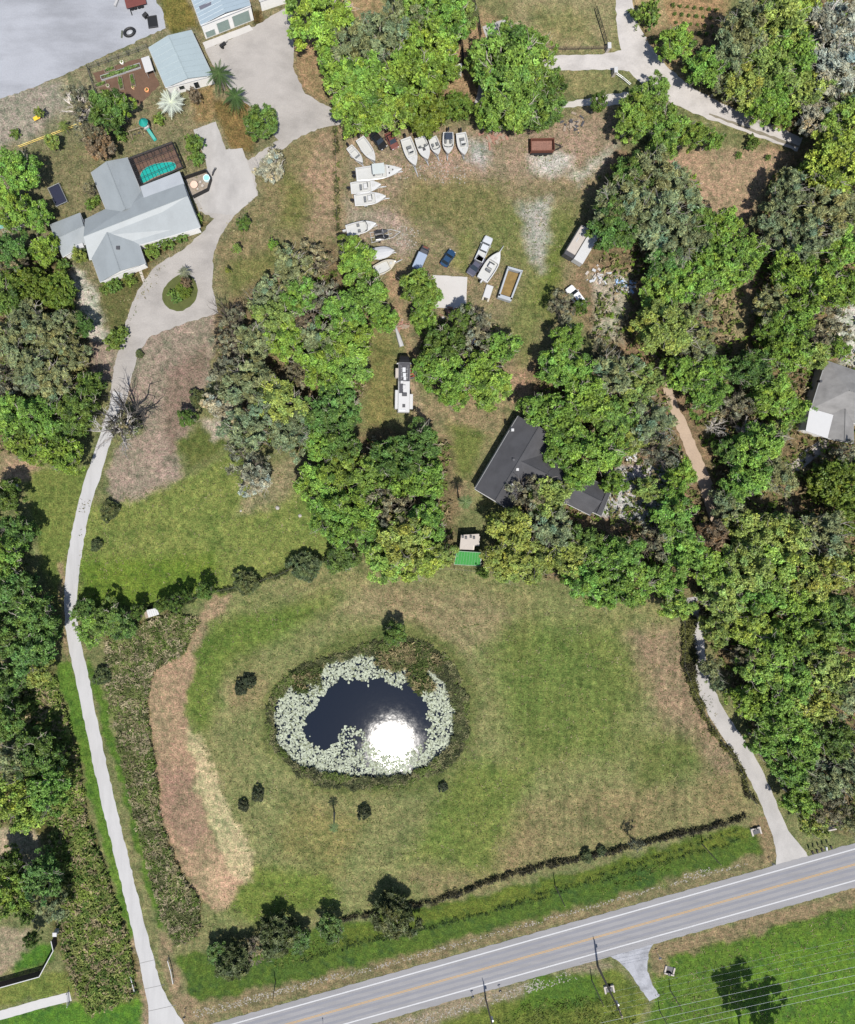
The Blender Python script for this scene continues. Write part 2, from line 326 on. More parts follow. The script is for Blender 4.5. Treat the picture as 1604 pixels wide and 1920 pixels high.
    for sc_, lo, hi, det in ((0.9, .60, 1.40, 6), (3.4, .45, 1.55, 3)):
        nz = n.new('ShaderNodeTexNoise'); nz.inputs['Scale'].default_value = sc_; nz.inputs['Detail'].default_value = det; nz.inputs['Roughness'].default_value = .65
        l.new(tc.outputs['Object'], nz.inputs['Vector']); mr = n.new('ShaderNodeMapRange')
        mr.inputs['From Min'].default_value = .3; mr.inputs['From Max'].default_value = .7; mr.inputs['To Min'].default_value = lo; mr.inputs['To Max'].default_value = hi
        l.new(nz.outputs['Fac'], mr.inputs['Value']); fac.append(mr)
    mm = n.new('ShaderNodeMath'); mm.operation = 'MULTIPLY'; l.new(fac[0].outputs[0], mm.inputs[0]); l.new(fac[1].outputs[0], mm.inputs[1])
    # small straw / green flecks: hue shift with its own noise
    nh = n.new('ShaderNodeTexNoise'); nh.inputs['Scale'].default_value = 1.7; nh.inputs['Detail'].default_value = 4; l.new(tc.outputs['Object'], nh.inputs['Vector'])
    rp = n.new('ShaderNodeValToRGB'); e = rp.color_ramp.elements
    e[0].position = .35; e[0].color = (.88,1.0,.84,1); e[1].position = .68; e[1].color = (1.12,1.03,1.0,1); l.new(nh.outputs['Fac'], rp.inputs[0])
    v1 = n.new('ShaderNodeVectorMath'); v1.operation = 'MULTIPLY'; l.new(at.outputs['Color'], v1.inputs[0]); l.new(rp.outputs['Color'], v1.inputs[1])
    v2 = n.new('ShaderNodeVectorMath'); v2.operation = 'SCALE'; l.new(v1.outputs[0], v2.inputs[0]); l.new(mm.outputs[0], v2.inputs['Scale'])
    l.new(v2.outputs[0], bs.inputs['Base Color'])
    bp = n.new('ShaderNodeBump'); bp.inputs['Strength'].default_value = .5; bp.inputs['Distance'].default_value = .12
    l.new(mm.outputs[0], bp.inputs['Height']); l.new(bp.outputs[0], bs.inputs['Normal'])
    tag(link('ground', np_mesh('ground', verts, q, m, col)), kind='structure')
ground()
def jag(pts, step=7.0, amp=1.4, seed=1, closed=True):
    rng = random.Random(seed); out = []; n = len(pts)
    for i in range(n if closed else n-1):
        a, b = pts[i], pts[(i+1)%n]; L = math.hypot(b[0]-a[0], b[1]-a[1]); k = max(1, int(L/step))
        for j in range(k):
            t = j/k; q = 0 if j == 0 and amp > 2 else amp
            out.append((a[0]+(b[0]-a[0])*t+rng.uniform(-q,q), a[1]+(b[1]-a[1])*t+rng.uniform(-q,q)))
    return out
def smooth(pts, it=2, closed=True):
    for _ in range(it):
        o = []; n = len(pts)
        for i in range(n if closed else n-1):
            a, b = pts[i], pts[(i+1)%n]; o += [(a[0]*.75+b[0]*.25, a[1]*.75+b[1]*.25), (a[0]*.25+b[0]*.75, a[1]*.25+b[1]*.75)]
        if not closed: o = [pts[0]]+o+[pts[-1]]
        pts = o
    return pts
def sheet(name, pts, m, z, amp=1.4, seed=1, sm=0):
    if sm: pts = smooth(pts, sm)
    if amp: pts = jag(pts, 6, amp, seed)
    w = [P(*p) for p in pts]; me = bpy.data.meshes.new(name)
    me.from_pydata([(p.x, p.y, z) for p in w], [], [tuple(range(len(w)))]); me.update()
    if me.polygons[0].normal.z < 0: me.flip_normals()
    me.materials.append(m); return tag(link(name, me), kind='structure')
def ribbon(name, line, width, m, z, amp=1.0, seed=1, kind='structure', sm=2):
    """line: [(u,v[,w])]; a strip of ground of that width (px)"""
    rng = random.Random(seed); pl = [p[:2] for p in line]; wd = [p[2] if len(p) > 2 else width for p in line]
    if sm:
        pl2 = smooth(list(zip([p[0] for p in pl],[p[1] for p in pl])), sm, False); w2 = smooth([(w,0) for w in wd], sm, False); wd = [w[0] for w in w2]; pl = pl2
    if amp:
        q = []; qw = []
        for i in range(len(pl)-1):
            L = math.hypot(pl[i+1][0]-pl[i][0], pl[i+1][1]-pl[i][1]); k = max(1, int(L/7))
            for j in range(k): t = j/k; q.append((pl[i][0]*(1-t)+pl[i+1][0]*t, pl[i][1]*(1-t)+pl[i+1][1]*t)); qw.append(wd[i]*(1-t)+wd[i+1]*t)
        q.append(pl[-1]); qw.append(wd[-1]); pl, wd = q, qw
    vs = []; n = len(pl)
    for i in range(n):
        a = pl[max(0,i-1)]; b = pl[min(n-1,i+1)]; d = math.hypot(b[0]-a[0], b[1]-a[1]) or 1; nx, ny = -(b[1]-a[1])/d, (b[0]-a[0])/d; h = wd[i]/2
        for s in (-1, 1):
            r = h+rng.uniform(-amp, amp); p = P(pl[i][0]+nx*s*r, pl[i][1]+ny*s*r); vs.append((p.x, p.y, z))
    me = bpy.data.meshes.new(name); me.from_pydata(vs, [], [(2*i, 2*i+1, 2*i+3, 2*i+2) for i in range(n-1)]); me.update()
    if me.polygons[0].normal.z < 0: me.flip_normals()
    me.materials.append(m); o = link(name, me)
    if kind: tag(o, kind=kind)
    return o
M_LIME = mk('limestone_gravel', A(196,199,207), .9, .10, .22, fine=3.5, bump=.3, stain=(.28,.05,.16,-.3))
M_GRAV = mk('driveway_gravel', A(204,198,192), .9, .12, .3, fine=4, bump=.3, stain=(.20,.12,.22,.8))
M_CONC = mk('drive_concrete', A(220,219,219), .85, .06, .25, fine=6, stain=(.12,.5,.06,.2))
M_PAD = mk('pad_concrete', A(212,208,204), .85, .10, .3, fine=5, stain=(.18,.25,.15,.4))
M_SAND = mk('sand_lane', A(230,224,219), .9, .10, .35, fine=3, bump=.3, stain=(.2,.2,.3,.5))
M_CLAY = mk('clay_track', A(212,188,164), .9, .13, .4, fine=3)
M_ASPH = mk('asphalt', A(172,171,174), .85, .09, .12, fine=5, stain=(.12,.03,.5,.275))
M_WORN = mk('worn_asphalt', A(196,198,206), .85, .16, .6, fine=4, bump=.3, stain=(.35,.35,.5,.9))
M_LINE = mk('road_paint_white', A(226,227,230), .7, .10, 1.5)
M_YEL = mk('road_paint_yellow', A(220,178,112), .7, .14, 1.2)
sheet('gravel_lot', [(-160,-160),(310,-160),(292,0),(306,20),(311,52),(240,86),(180,112),(98,150),(40,172),(-160,240)], M_LIME, .012, 1.6, 3)
sheet('driveway', [(385,92),(440,70),(545,10),(552,64),(551,132),(574,176),(612,198),(650,214),(645,231),(600,240),(556,260),(512,294),(476,320),(484,366),(442,402),(414,440),(400,478),(399,545),(410,586),(330,612),(280,632),(262,660),(248,700),(236,760),(220,800),(190,800),(205,760),(213,690),(228,640),(240,590),(262,540),(290,500),(340,470),(376,440),(402,410),(374,395),(352,350),(395,310),(430,278),(467,300),(522,262),(474,205),(430,165),(398,120)], M_GRAV, .016, 1.5, 4)
sheet('concrete_pad', [(363,243),(405,228),(424,280),(455,278),(472,325),(483,366),(440,404),(385,398),(366,366),(392,334),(386,300)], M_PAD, .02, .5, 5)
sheet('concrete_apron', [(380,80),(468,47),(475,56),(386,92)], mk('apron_white', A(232,228,224), .8, .06), .024, .3, 6)
M_TURF2 = mk('island_turf', A(104,112,60), .95, .3, .8, fine=6, bump=.5)
sheet('flower_island', [(330,517),(352,513),(368,525),(373,550),(362,572),(338,586),(313,578),(302,556),(310,535)], M_TURF2, .024, .8, 7, 1)
ribbon('east_lane', [(1168,-60,34),(1172,30,32),(1185,75,50),(1205,120,62),(1245,155,52),(1300,190,42),(1370,220,34),(1440,248,30),(1500,272,26)], 36, M_SAND, .016, 1.6, 8)
ribbon('lane_branch', [(1005,117,28),(1060,118,29),(1130,116,29),(1190,112,44)], 29, M_SAND, .02, 1.0, 9, sm=0)
ribbon('lane_spur', [(1035,200,10),(1100,192,12),(1135,188,20),(1180,184,24)], 20, mk('pale_sand', A(226,220,212), .9, .1), .014, 1.2, 10)
ribbon('lane_verge', [(1330,214,3),(1400,240,5),(1470,266,6),(1500,276,5)], 4, mk('lane_grass', A(158,150,132), .95, .2), .022, 1.0, 10)
sheet('walk_pad', [(905,50),(945,36),(972,62),(945,96),(925,110)], M_PAD, .016, .6, 11)
ribbon('garden_walk', [(930,90),(915,130),(908,170),(898,206)], 22, M_PAD, .02, .6, 12)
ribbon('drive', [(222,735,18),(205,800,20),(186,860,24),(176,890,26),(163,930,25),(150,985,25),(139,1050,25),(133,1110,25),(134,1165,25),(142,1215,25),(153,1262,25),(166,1330,25),(185,1420,25),(207,1520,25),(229,1610,25),(251,1700,25),(270,1780,27),(284,1840,30),(298,1885,40),(312,1925,66),(318,1960,90)], 25, M_CONC, .02, 1.2, 13)
for a_, b_ in (((272,1854),(309,1846)),((278,1896),(331,1884)),((263,1806),(292,1799))): ribbon('drive_joint', [a_, b_], .9, mk('joint_grey', A(150,148,146), .9, .1), .024, 0, 30, sm=0)  # grey strips for the joints between the concrete slabs
ribbon('forest_track', [(1225,660,10),(1245,710,14),(1262,760,18),(1290,825,22),(1312,880,24),(1335,940,28),(1345,975,26)], 20, M_CLAY, .016, 1.6, 14)
ribbon('lower_lane', [(1296,1120,24),(1305,1180,28),(1308,1230,28),(1322,1290,30),(1345,1340,30),(1372,1380,31),(1400,1420,30),(1424,1465,28),(1445,1515,28),(1462,1560,30),(1478,1592,46),(1487,1618,66)], 28, M_PAD, .02, 1.2, 15)
ribbon('stone_path', [(1552,826,20),(1520,850,22),(1492,876,20),(1470,890,12)], 20, mk('path_stone', A(206,196,186), .95, .25, 1.5, fine=4, bump=.4), .016, 1.8, 22)
# highway: straight two-lane road
RS = -0.2815
def rv(u): return 1841+RS*(u-820)
def road_strip(name, off, w, m, z, amp=0, kind='structure', u0=-900, u1=2500):
    n = math.hypot(1, RS); line = [(u, rv(u)+off) for u in np.linspace(u0, u1, 90 if amp else 30)]
    return ribbon(name, line, w/n, m, z, amp, 16, kind, 0)
road_strip('road', 1.5, 84, M_ASPH, .03, .9)
mk('tyre_wear', A(156,157,165), .85, .08, .3)
for o_, w_ in ((-21, 5), (-9, 5), (9, 5), (21, 5)): road_strip('tyre_track', o_, w_, MATS['tyre_wear'], .0335, .5)
road_strip('edge_line', -29, 2.5, M_LINE, .038); road_strip('edge_line', 30, 2.5, M_LINE, .038)
road_strip('centre_line', -1.15, 1.15, M_YEL, .038); road_strip('centre_line', 1.15, 1.15, M_YEL, .038)
sheet('turnout', [(1144,1792),(1226,1769),(1217,1784),(1214,1820),(1224,1846),(1238,1867),(1219,1877),(1198,1850),(1180,1822),(1166,1808)], M_WORN, .026, 1.0, 17)
ribbon('farm_drive', [(-60,1918),(0,1904),(70,1884),(133,1868)], 17, mk('white_concrete', A(226,224,222), .8, .06), .02, .5, 18, sm=0)
# white stone rubble along the road shoulders
def rubble(name, zones, n, rgb, s0, s1, seed, zb=0.0):
    rng = np.random.RandomState(seed); vs = []; fs = []; cols = []
    for poly, cnt in zones:
        xs = [p[0] for p in poly]; ys = [p[1] for p in poly]; k = 0
        while k < cnt:
            u = rng.uniform(min(xs), max(xs), 200); v = rng.uniform(min(ys), max(ys), 200); ok = poly_sd(u, v, poly) > 0
            for a, b in zip(u[ok], v[ok]):
                if k >= cnt: break
                k += 1; p = P(a, b); s = rng.uniform(s0, s1); an = rng.uniform(0, 6.28); q = len(vs)
                for j in range(5):
                    r = s*rng.uniform(.6, 1.15); t = an+j*1.2566; vs.append((p.x+r*math.cos(t), p.y+r*math.sin(t), zb))
                vs.append((p.x, p.y, zb+s*.7)); c = np.array(rgb)*rng.uniform(.7, 1.1); cols += [c]*6
                fs += [(q+j, q+(j+1)%5, q+5) for j in range(5)]
    me = np_mesh(name, np.array(vs), np.array(fs), BARK, np.array(cols)); return tag(link(name, me), kind='stuff')
rubble('gravel', [([(700,1925),(860,1885),(1060,1822),(1085,1835),(900,1890),(740,1940)], 500), ([(360,1895),(440,1876),(640,1822),(645,1832),(440,1890),(370,1908)], 420),
    ([(1280,1640),(1330,1626),(1335,1634),(1285,1650)], 60), ([(980,1845),(1010,1832),(1020,1850),(990,1862)], 90), ([(1000,295),(1065,290),(1066,315),(1005,318)], 260),
    ([(640,1828),(1400,1616),(1402,1621),(642,1836)], 500), ([(985,390),(1030,375),(1020,480),(995,490)], 220), ([(700,300),(890,300),(880,345),(760,340)], 160), ([(740,420),(790,430),(780,470),(745,460)], 90)], 0, A(206,200,190), .05, .19, 5)
# ------------------------------------------------------------------ pond
def pond():
    m = bpy.data.materials.new('pond_water'); m.use_nodes = True; n = m.node_tree.nodes; l = m.node_tree.links; b = n['Principled BSDF']
    b.inputs['Base Color'].default_value = (.0025,.0065,.015,1); b.inputs['Roughness'].default_value = .062; b.inputs['IOR'].default_value = 1.33
    b.inputs['Specular IOR Level'].default_value = .28
    tc = n.new('ShaderNodeTexCoord'); nz = n.new('ShaderNodeTexNoise'); nz.inputs['Scale'].default_value = 1.1; nz.inputs['Detail'].default_value = 3
    l.new(tc.outputs['Object'], nz.inputs['Vector']); bp = n.new('ShaderNodeBump'); bp.inputs['Strength'].default_value = .16; bp.inputs['Distance'].default_value = .03
    l.new(nz.outputs['Fac'], bp.inputs['Height']); l.new(bp.outputs[0], b.inputs['Normal'])
    # a breeze ruffles the south-east corner: rougher water there, mirror-smooth elsewhere
    q = P(742, 1402); sb = n.new('ShaderNodeVectorMath'); sb.operation = 'DISTANCE'; sb.inputs[1].default_value = (q.x, q.y, -.38); l.new(tc.outputs['Object'], sb.inputs[0])
    n2 = n.new('ShaderNodeTexNoise'); n2.inputs['Scale'].default_value = .55; n2.inputs['Detail'].default_value = 7; n2.inputs['Roughness'].default_value = .75; l.new(tc.outputs['Object'], n2.inputs['Vector'])
    ma = n.new('ShaderNodeMath'); ma.operation = 'MULTIPLY_ADD'; ma.inputs[1].default_value = 14.0; l.new(n2.outputs['Fac'], ma.inputs[0]); l.new(sb.outputs['Value'], ma.inputs[2])
    m2 = n.new('ShaderNodeMapRange'); m2.inputs['From Min'].default_value = 9.5; m2.inputs['From Max'].default_value = 16.0; m2.inputs['To Min'].default_value = .088; m2.inputs['To Max'].default_value = .035; l.new(ma.outputs[0], m2.inputs['Value']); l.new(m2.outputs[0], b.inputs['Roughness'])
    pts = smooth(POND_OUT, 2); c = (690,1340); pts = [(c[0]+(u-c[0])*.985, c[1]+(v-c[1])*.985) for u, v in pts]
    sheet('pond_water', pts, m, -.38, 0)
    rng = np.random.RandomState(9); vs = []; fs = []; cols = []; k = 0
    def pad(a, b, r):
        p = P(a, b); q = len(vs); an = rng.uniform(0, 6.28); z = -.36+rng.uniform(0, .05); tl = rng.normal(0, .07, 2)
        for j in range(8):
            t = an+j*6.0/7; x = r*math.cos(t); y = r*math.sin(t); vs.append((p.x+x, p.y+y, z+x*tl[0]+y*tl[1]))
        c = np.array(A(212,222,198))*rng.uniform(.48, 1.1)*np.array([1, 1, rng.uniform(.9,1.0)])
        if rng.rand() < .12: c = np.array(A(140,150,110))*rng.uniform(.7,1.1)
        cols.extend([c]*8); fs.append(tuple(range(q, q+8)))
    U = rng.uniform(505, 860, 26000); V = rng.uniform(1220, 1468, 26000)
    U2 = U+(fbm(U/16, V/16, 5)-.5)*26; V2 = V+(fbm(U/16, V/16, 15)-.5)*26
    do = poly_sd(U2, V2, LILY_OUT); di = poly_sd(U2, V2, OPEN_W); cl = fbm(U/14, V/14, 25)
    north = np.clip((1262-V)/20, 0, 1)*np.clip((U-700)/40, 0, 1)
    pr = np.where((do > -7) & (di < 2), np.where(cl > .36, 1, .4), 0.0)*(1-.75*north)
    pr = np.where((di >= 2) & (di < 16) & (cl > .60), .006, pr)
    pr = np.where((np.hypot(U-660, V-1385) < 26) & (di > -30), .5*(cl > .38), pr)
    keep = np.nonzero(rng.rand(26000) < pr)[0][:7000]
    for i in keep: pad(U[i], V[i], rng.uniform(.12, .27))
    me = bpy.data.meshes.new('lily_pads'); me.from_pydata(vs, [], fs); me.update()
    at = me.color_attributes.new('tint', 'FLOAT_COLOR', 'POINT'); at.data.foreach_set('color', np.concatenate([np.array(cols), np.ones((len(vs),1))], 1).astype(np.float32).ravel())
    lm = leaf_mat('lily', .05, .55); me.materials.append(lm); tag(link('lily_pads', me), kind='stuff')
pond()
# ------------------------------------------------------------------ vegetation kit (crowns are built at 5 m radius and scaled)
def leaf_quads(pos, nrm, size, rng, asp=1.35):
    n = len(pos); nrm = nrm/np.linalg.norm(nrm, axis=1, keepdims=True)
    r = rng.normal(size=(n,3)); t = np.cross(nrm, r); t /= np.linalg.norm(t, axis=1, keepdims=True)+1e-9; b = np.cross(nrm, t)
    s = size[:, None]; a = t*s*asp; c = b*s*.62
    v = np.stack([pos-a, pos+c-a*.1, pos+a, pos-c+a*.15], 1).reshape(-1,3)
    return v, np.arange(4*n).reshape(n,4)
def crown_mesh(name, seed, nl=9000, K=46, leaf=.2, lr=(.17,.33), flat=.62, zc=6.0, up=.75, vvar=.32, hvar=.11, irregular=.2, gap=.0, asp=1.35, fill=.06, spray=17, tuft=.18):
    rng = np.random.RandomState(seed); R = 5.0; i = np.arange(K)
    el = np.arcsin(np.clip(1-(i+.5)/K*1.18, -1, 1)); az = i*2.39996+rng.normal(0,.25,K); ph = rng.uniform(0,6.28,4)
    out = 1+irregular*(np.sin(2*az+ph[0])*.4+np.sin(3*az+ph[1])*.4+np.sin(5*az+ph[2])*.35)
    rad = lr[0]+rng.rand(K)**1.3*(lr[1]-lr[0]); rr = (.96-rad*.85)*out*rng.uniform(.82,1.06,K)
    c = np.stack([np.cos(el)*np.cos(az)*rr, np.cos(el)*np.sin(az)*rr, np.sin(el)*rr*flat], 1)*R
    c[:,2] += rng.normal(0,.75,K); keep = rng.rand(K) > gap; keep[:3] = True
    c = c[keep]; rad = rad[keep]*R; K = len(c); lv = 1+rng.normal(0, vvar*.6, K); lh = rng.normal(0, hvar*.6, K)
    w = rad**2; cnt = np.maximum(20, (nl*w/w.sum()).astype(int)); P_, N_, C_ = [], [], []
    for k in range(K):
        n = cnt[k]; d = rng.normal(size=(n,3)); d /= np.linalg.norm(d, axis=1, keepdims=True); d[:,2] = np.abs(d[:,2])*1.0-(rng.rand(n)<.3)*.5
        # ragged leaf sprays: small tufts spread over each lobe
        ns = max(5, n//spray); ds = rng.normal(size=(ns,3)); ds /= np.linalg.norm(ds, axis=1, keepdims=True); ds[:,2] = np.abs(ds[:,2])-(rng.rand(ns)<.28)*.5
        sq = np.array([1, 1, .85]); pc = c[k]+ds*sq*rad[k]*(rng.uniform(.35,1.25,ns)**.7)[:,None]; g = rng.randint(0, ns, n)
        sv = np.clip(1+rng.normal(0,.22,ns), .5, 1.6); d = ds[g]*.55+d*.6; p = pc[g]+rng.normal(0, tuft, (n,3))*np.array([1,1,.6])
        P_.append(p); N_.append(d+np.array([0,0,up])+rng.normal(0,.62,(n,3)))
        v = np.clip(lv[k]*sv[g]*(1+rng.normal(0,vvar,n)), .3, 2.0); h = lh[k]+rng.normal(0,hvar*.5,n); C_.append(np.stack([v*(1+1.2*h), v*(1+.2*h), v*(1-.8*h)], 1))
    nf = int(nl*fill)   # loose inner leaves
    if nf:
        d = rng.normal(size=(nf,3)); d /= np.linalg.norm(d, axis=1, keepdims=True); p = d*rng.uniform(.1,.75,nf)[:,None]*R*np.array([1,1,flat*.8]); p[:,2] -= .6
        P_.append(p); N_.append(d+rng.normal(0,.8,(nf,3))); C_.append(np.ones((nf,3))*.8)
    p = np.concatenate(P_); p[:,2] += zc; nn = np.concatenate(N_); cc = np.concatenate(C_)
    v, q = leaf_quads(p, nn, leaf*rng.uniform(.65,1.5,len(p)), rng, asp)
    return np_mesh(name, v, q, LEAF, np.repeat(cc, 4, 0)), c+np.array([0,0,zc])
def limb_mesh(name, seed, targets=None, zc=6.0, rt=.26, twigs=4, tip=.02, spread=4.4, n1=7, top=1.0, kink=.35):
    rnd = random.Random(seed); mb = MB(); fork = Vector((rnd.uniform(-.2,.2), rnd.uniform(-.2,.2), zc*.32))
    def seg(a, b, r0, r1, n=4, sides=4):
        pts = [a]; L = (b-a).length
        for i in range(1, n):
            t = i/n; q = a.lerp(b, t)+Vector((rnd.uniform(-1,1),rnd.uniform(-1,1),rnd.uniform(-.5,.9)))*L*kink*.22; pts.append(q)
        pts.append(b); mb.tube(pts, [r0+(r1-r0)*i/n for i in range(n+1)], sides, False); return pts
    ends = []
    for i in range(n1):
        an = i*6.283/n1+rnd.uniform(-.4,.4); rr = spread*rnd.uniform(.55,1.0); e = Vector((rr*math.cos(an), rr*math.sin(an), zc+rnd.uniform(-.6,1.6)*top))
        pts = seg(fork, e, rt*.62, .055, 5, 5); ends.append(pts)
        for j in range(twigs):
            k = rnd.randint(1, len(pts)-2); s = pts[k]; a2 = an+rnd.uniform(-1.3,1.3); l = rnd.uniform(.9,2.2)
            e2 = s+Vector((math.cos(a2)*l, math.sin(a2)*l, rnd.uniform(.3,1.6)*top)); p2 = seg(s, e2, .075, .03, 3, 3)
            for _ in range(2 if twigs > 3 else 1):
                a3 = a2+rnd.uniform(-1.2,1.2); l3 = rnd.uniform(.5,1.3); s3 = p2[rnd.randint(1,3)]
                seg(s3, s3+Vector((math.cos(a3)*l3, math.sin(a3)*l3, rnd.uniform(.1,.9))), .035, tip, 2, 3)
    me = mb.mesh(name, BARK); at = me.color_attributes.new('tint','FLOAT_COLOR','POINT')
    at.data.foreach_set('color', np.repeat(np.array([[1,1,1,1.]]), len(me.vertices), 0).astype(np.float32).ravel()); return me
def trunk_mesh(name, seed, h, r):
    rnd = random.Random(seed); mb = MB()
    mb.tube([(0,0,-.1),(0,0,.25),(rnd.uniform(-.12,.12),rnd.uniform(-.12,.12),h*.5),(rnd.uniform(-.2,.2),rnd.uniform(-.2,.2),h)], [r*1.5,r*1.1,r*.9,r*.62], 8)
    me = mb.mesh(name, BARK); at = me.color_attributes.new('tint','FLOAT_COLOR','POINT')
    at.data.foreach_set('color', np.repeat(np.array([[1,1,1,1.]]), len(me.vertices), 0).astype(np.float32).ravel()); return me
PROTO = {}
def proto(kind, variants): PROTO[kind] = variants
proto('oak', [crown_mesh('crown', 100+i, 15500, 64, .142, lr=(.11,.24), gap=.16, irregular=.34)[0] for i in range(5)])
proto('mossy', [crown_mesh('crown', 120+i, 9600, 60, .128, lr=(.10,.22), gap=.16, irregular=.4, vvar=.3, hvar=.13, asp=2.3, fill=.05)[0] for i in range(4)])
proto('bare', [crown_mesh('crown', 140+i, 2600, 46, .13, lr=(.10,.2), gap=.3, irregular=.5, vvar=.35, asp=2.6, fill=0)[0] for i in range(3)])
proto('dense', [crown_mesh('crown', 160+i, 11000, 100, .16, lr=(.10,.18), gap=0, irregular=.12, vvar=.16, flat=.7, zc=3.6)[0] for i in range(2)])
proto('feathery', [crown_mesh('crown', 180+i, 7000, 70, .17, lr=(.10,.2), gap=.1, irregular=.3, vvar=.3, asp=3.2, flat=.95, zc=4.6, up=.1)[0] for i in range(2)])
proto('shrub', [crown_mesh('crown', 200+i, 2200, 22, .34, lr=(.2,.36), gap=.05, irregular=.35, vvar=.28, flat=.7, zc=3.0)[0] for i in range(3)])
LIMB = [limb_mesh('limbs', 300+i, zc=7.3, twigs=4, n1=7, top=1.35, spread=4.3) for i in range(3)]
MOSSLIMB = [limb_mesh('limbs', 310+i, zc=7.2, twigs=5, n1=8, rt=.3, top=1.25, spread=4.8) for i in range(3)]
BARELIMB = [limb_mesh('limbs', 320+i, zc=6.6, twigs=8, n1=9, rt=.32, top=1.2, tip=.012, spread=4.9) for i in range(3)]
TRUNK = [trunk_mesh('trunk', 330+i, 2.4, .32) for i in range(2)]
TINT = {'o': (.112,.178,.030), 'y': (.168,.212,.046), 'd': (.066,.114,.022), 'e': (.078,.142,.030), 'g': (.134,.156,.070), 'w': (.24,.24,.175), 'b': (.128,.126,.076),
        'c': (.130,.19,.022), 'k': (.088,.130,.018), 'f': (.054,.072,.026), 'n': (.030,.040,.018), 's': (.090,.142,.026), 'r': (.15,.112,.068), 'l': (.168,.242,.040), 'h': (.114,.194,.030)}
FORM = {'o': 'oak', 'y': 'oak', 'd': 'oak', 'e': 'oak', 'l': 'oak', 'h': 'oak', 'g': 'mossy', 'w': 'mossy', 'b': 'bare', 'r': 'mossy', 'c': 'dense', 'k': 'dense', 'f': 'feathery', 'n': 'feathery', 's': 'shrub'}
LOOK = {'o': 'bright green leafy oak', 'y': 'yellow-green oak', 'd': 'dark green oak', 'e': 'deep emerald tree', 'l': 'lime green oak', 'h': 'fresh green oak', 'g': 'grey-green mossy oak', 'w': 'pale grey mossy tree',
        'b': 'nearly bare twiggy tree', 'c': 'smooth dense green tree', 'k': 'olive dense-crowned tree', 'f': 'dark feathery tree', 'n': 'blackish feathery sapling', 's': 'green shrub', 'r': 'reddish brown thin tree'}
rt = random.Random(77)
TREES = []   # (root, u, v, radius, look)
def tree(u, v, r, k, hs=1.0, label=None, group=None, name=None, cat=None):
    form = FORM[k]; R = r/PPM; s = R/5.0
    zs = (min(max(.28+.68*s, .3), 1.15) if form not in ('shrub','dense','feathery') else s*(.55 if form == 'feathery' else 1))*hs*rt.uniform(.92,1.1)
    zc = {'oak':6,'mossy':6,'bare':6,'dense':3.6,'feathery':4.6,'shrub':3.0}[form]*zs
    p = P(u, v, zc); var = rt.random()
    nm = name or ('shrub' if form == 'shrub' or r < 17 else 'tree')
    root = empty(nm, (p.x, p.y, 0), rt.uniform(0, 6.28)); j = rt.uniform(.86,1.14); a = rt.uniform(-.1,.1)
    t = TINT[k]; sx = s*rt.uniform(.94,1.08); sy = s*rt.uniform(.94,1.08)
    c = link('crown' if nm == 'tree' else 'foliage', PROTO[form][int(var*len(PROTO[form]))], root, scale=(sx, sy, zs)); c.color = (t[0]*j*(1+a), t[1]*j, t[2]*j*(1-a), 1)
    bark = {'g': (.20,.185,.165), 'w': (.36,.34,.31), 'b': (.10,.085,.07), 'r': (.16,.12,.09)}.get(k, (.26,.235,.20))
    if form != 'shrub':
        lm = {'oak': LIMB, 'mossy': MOSSLIMB, 'bare': BARELIMB}.get(form)
        if lm: o = link('limbs', lm[int(var*7.77)%3], root, scale=(sx, sy, zs)); o.color = bark+(1,)
        o = link('trunk', TRUNK[int(var*5)%2], root, scale=(s, s, zs)); o.color = bark+(1,)
    TREES.append([root, u, v, r, k, label, group, cat]); return root
def rows(txt, group):
    for ln in txt.replace('\n', ';').split(';'):
        f = ln.split()
        if len(f) >= 4: tree(float(f[0]), float(f[1]), float(f[2])*(.875 if float(f[2]) >= 30 and "boat yard" not in group else 1), f[3], float(f[4]) if len(f) > 4 else 1.0, group=group)
# west wood
rows('''38 322 44 h;22 392 44 h;70 405 34 h;22 470 40 e;85 470 30 h;58 540 46 k;15 560 42 e;112 548 40 k;60 612 46 g;15 640 44 g;108 622 42 g;142 670 34 g;60 690 46 g;
10 720 42 b;105 715 44 g;22 775 48 h;85 785 50 h;122 850 44 h;55 835 40 o;150 765 42 d;172 722 30 d;135 800 34 d;30 500 34 b;150 610 24 d''', 'trees of the west wood')
rows('''8 930 38 d;38 995 34 d;8 1040 42 h;30 1105 46 d;66 1150 46 e;62 1215 50 e;18 1190 46 d;88 1185 28 d;16 1275 42 d;70 1255 34 y;14 1345 44 d;70 1410 48 d;22 1420 42 g;28 1488 46 l;92 1478 46 h;60 1520 40 l;100 1420 30 d;
82 1640 44 e;24 1668 44 h;100 1690 34 g;50 1700 22 d;20 1620 28 d;62 1760 14 d''', 'trees along the west boundary')
rows('''170 1178 36 h .7;205 1162 38 d .7;228 1172 28 d .7;160 1140 22 d .7;192 1267 17 f;206 958 19 f;182 1022 12 f;462 1092 24 f;572 1062 28 f;640 1046 34 d .6;740 1188 24 d .8 .75;
260 1145 14 d;305 1133 14 d;328 1130 17 d;352 1115 13 d;386 1106 17 d''', 'trees on the fence line by the pond field')
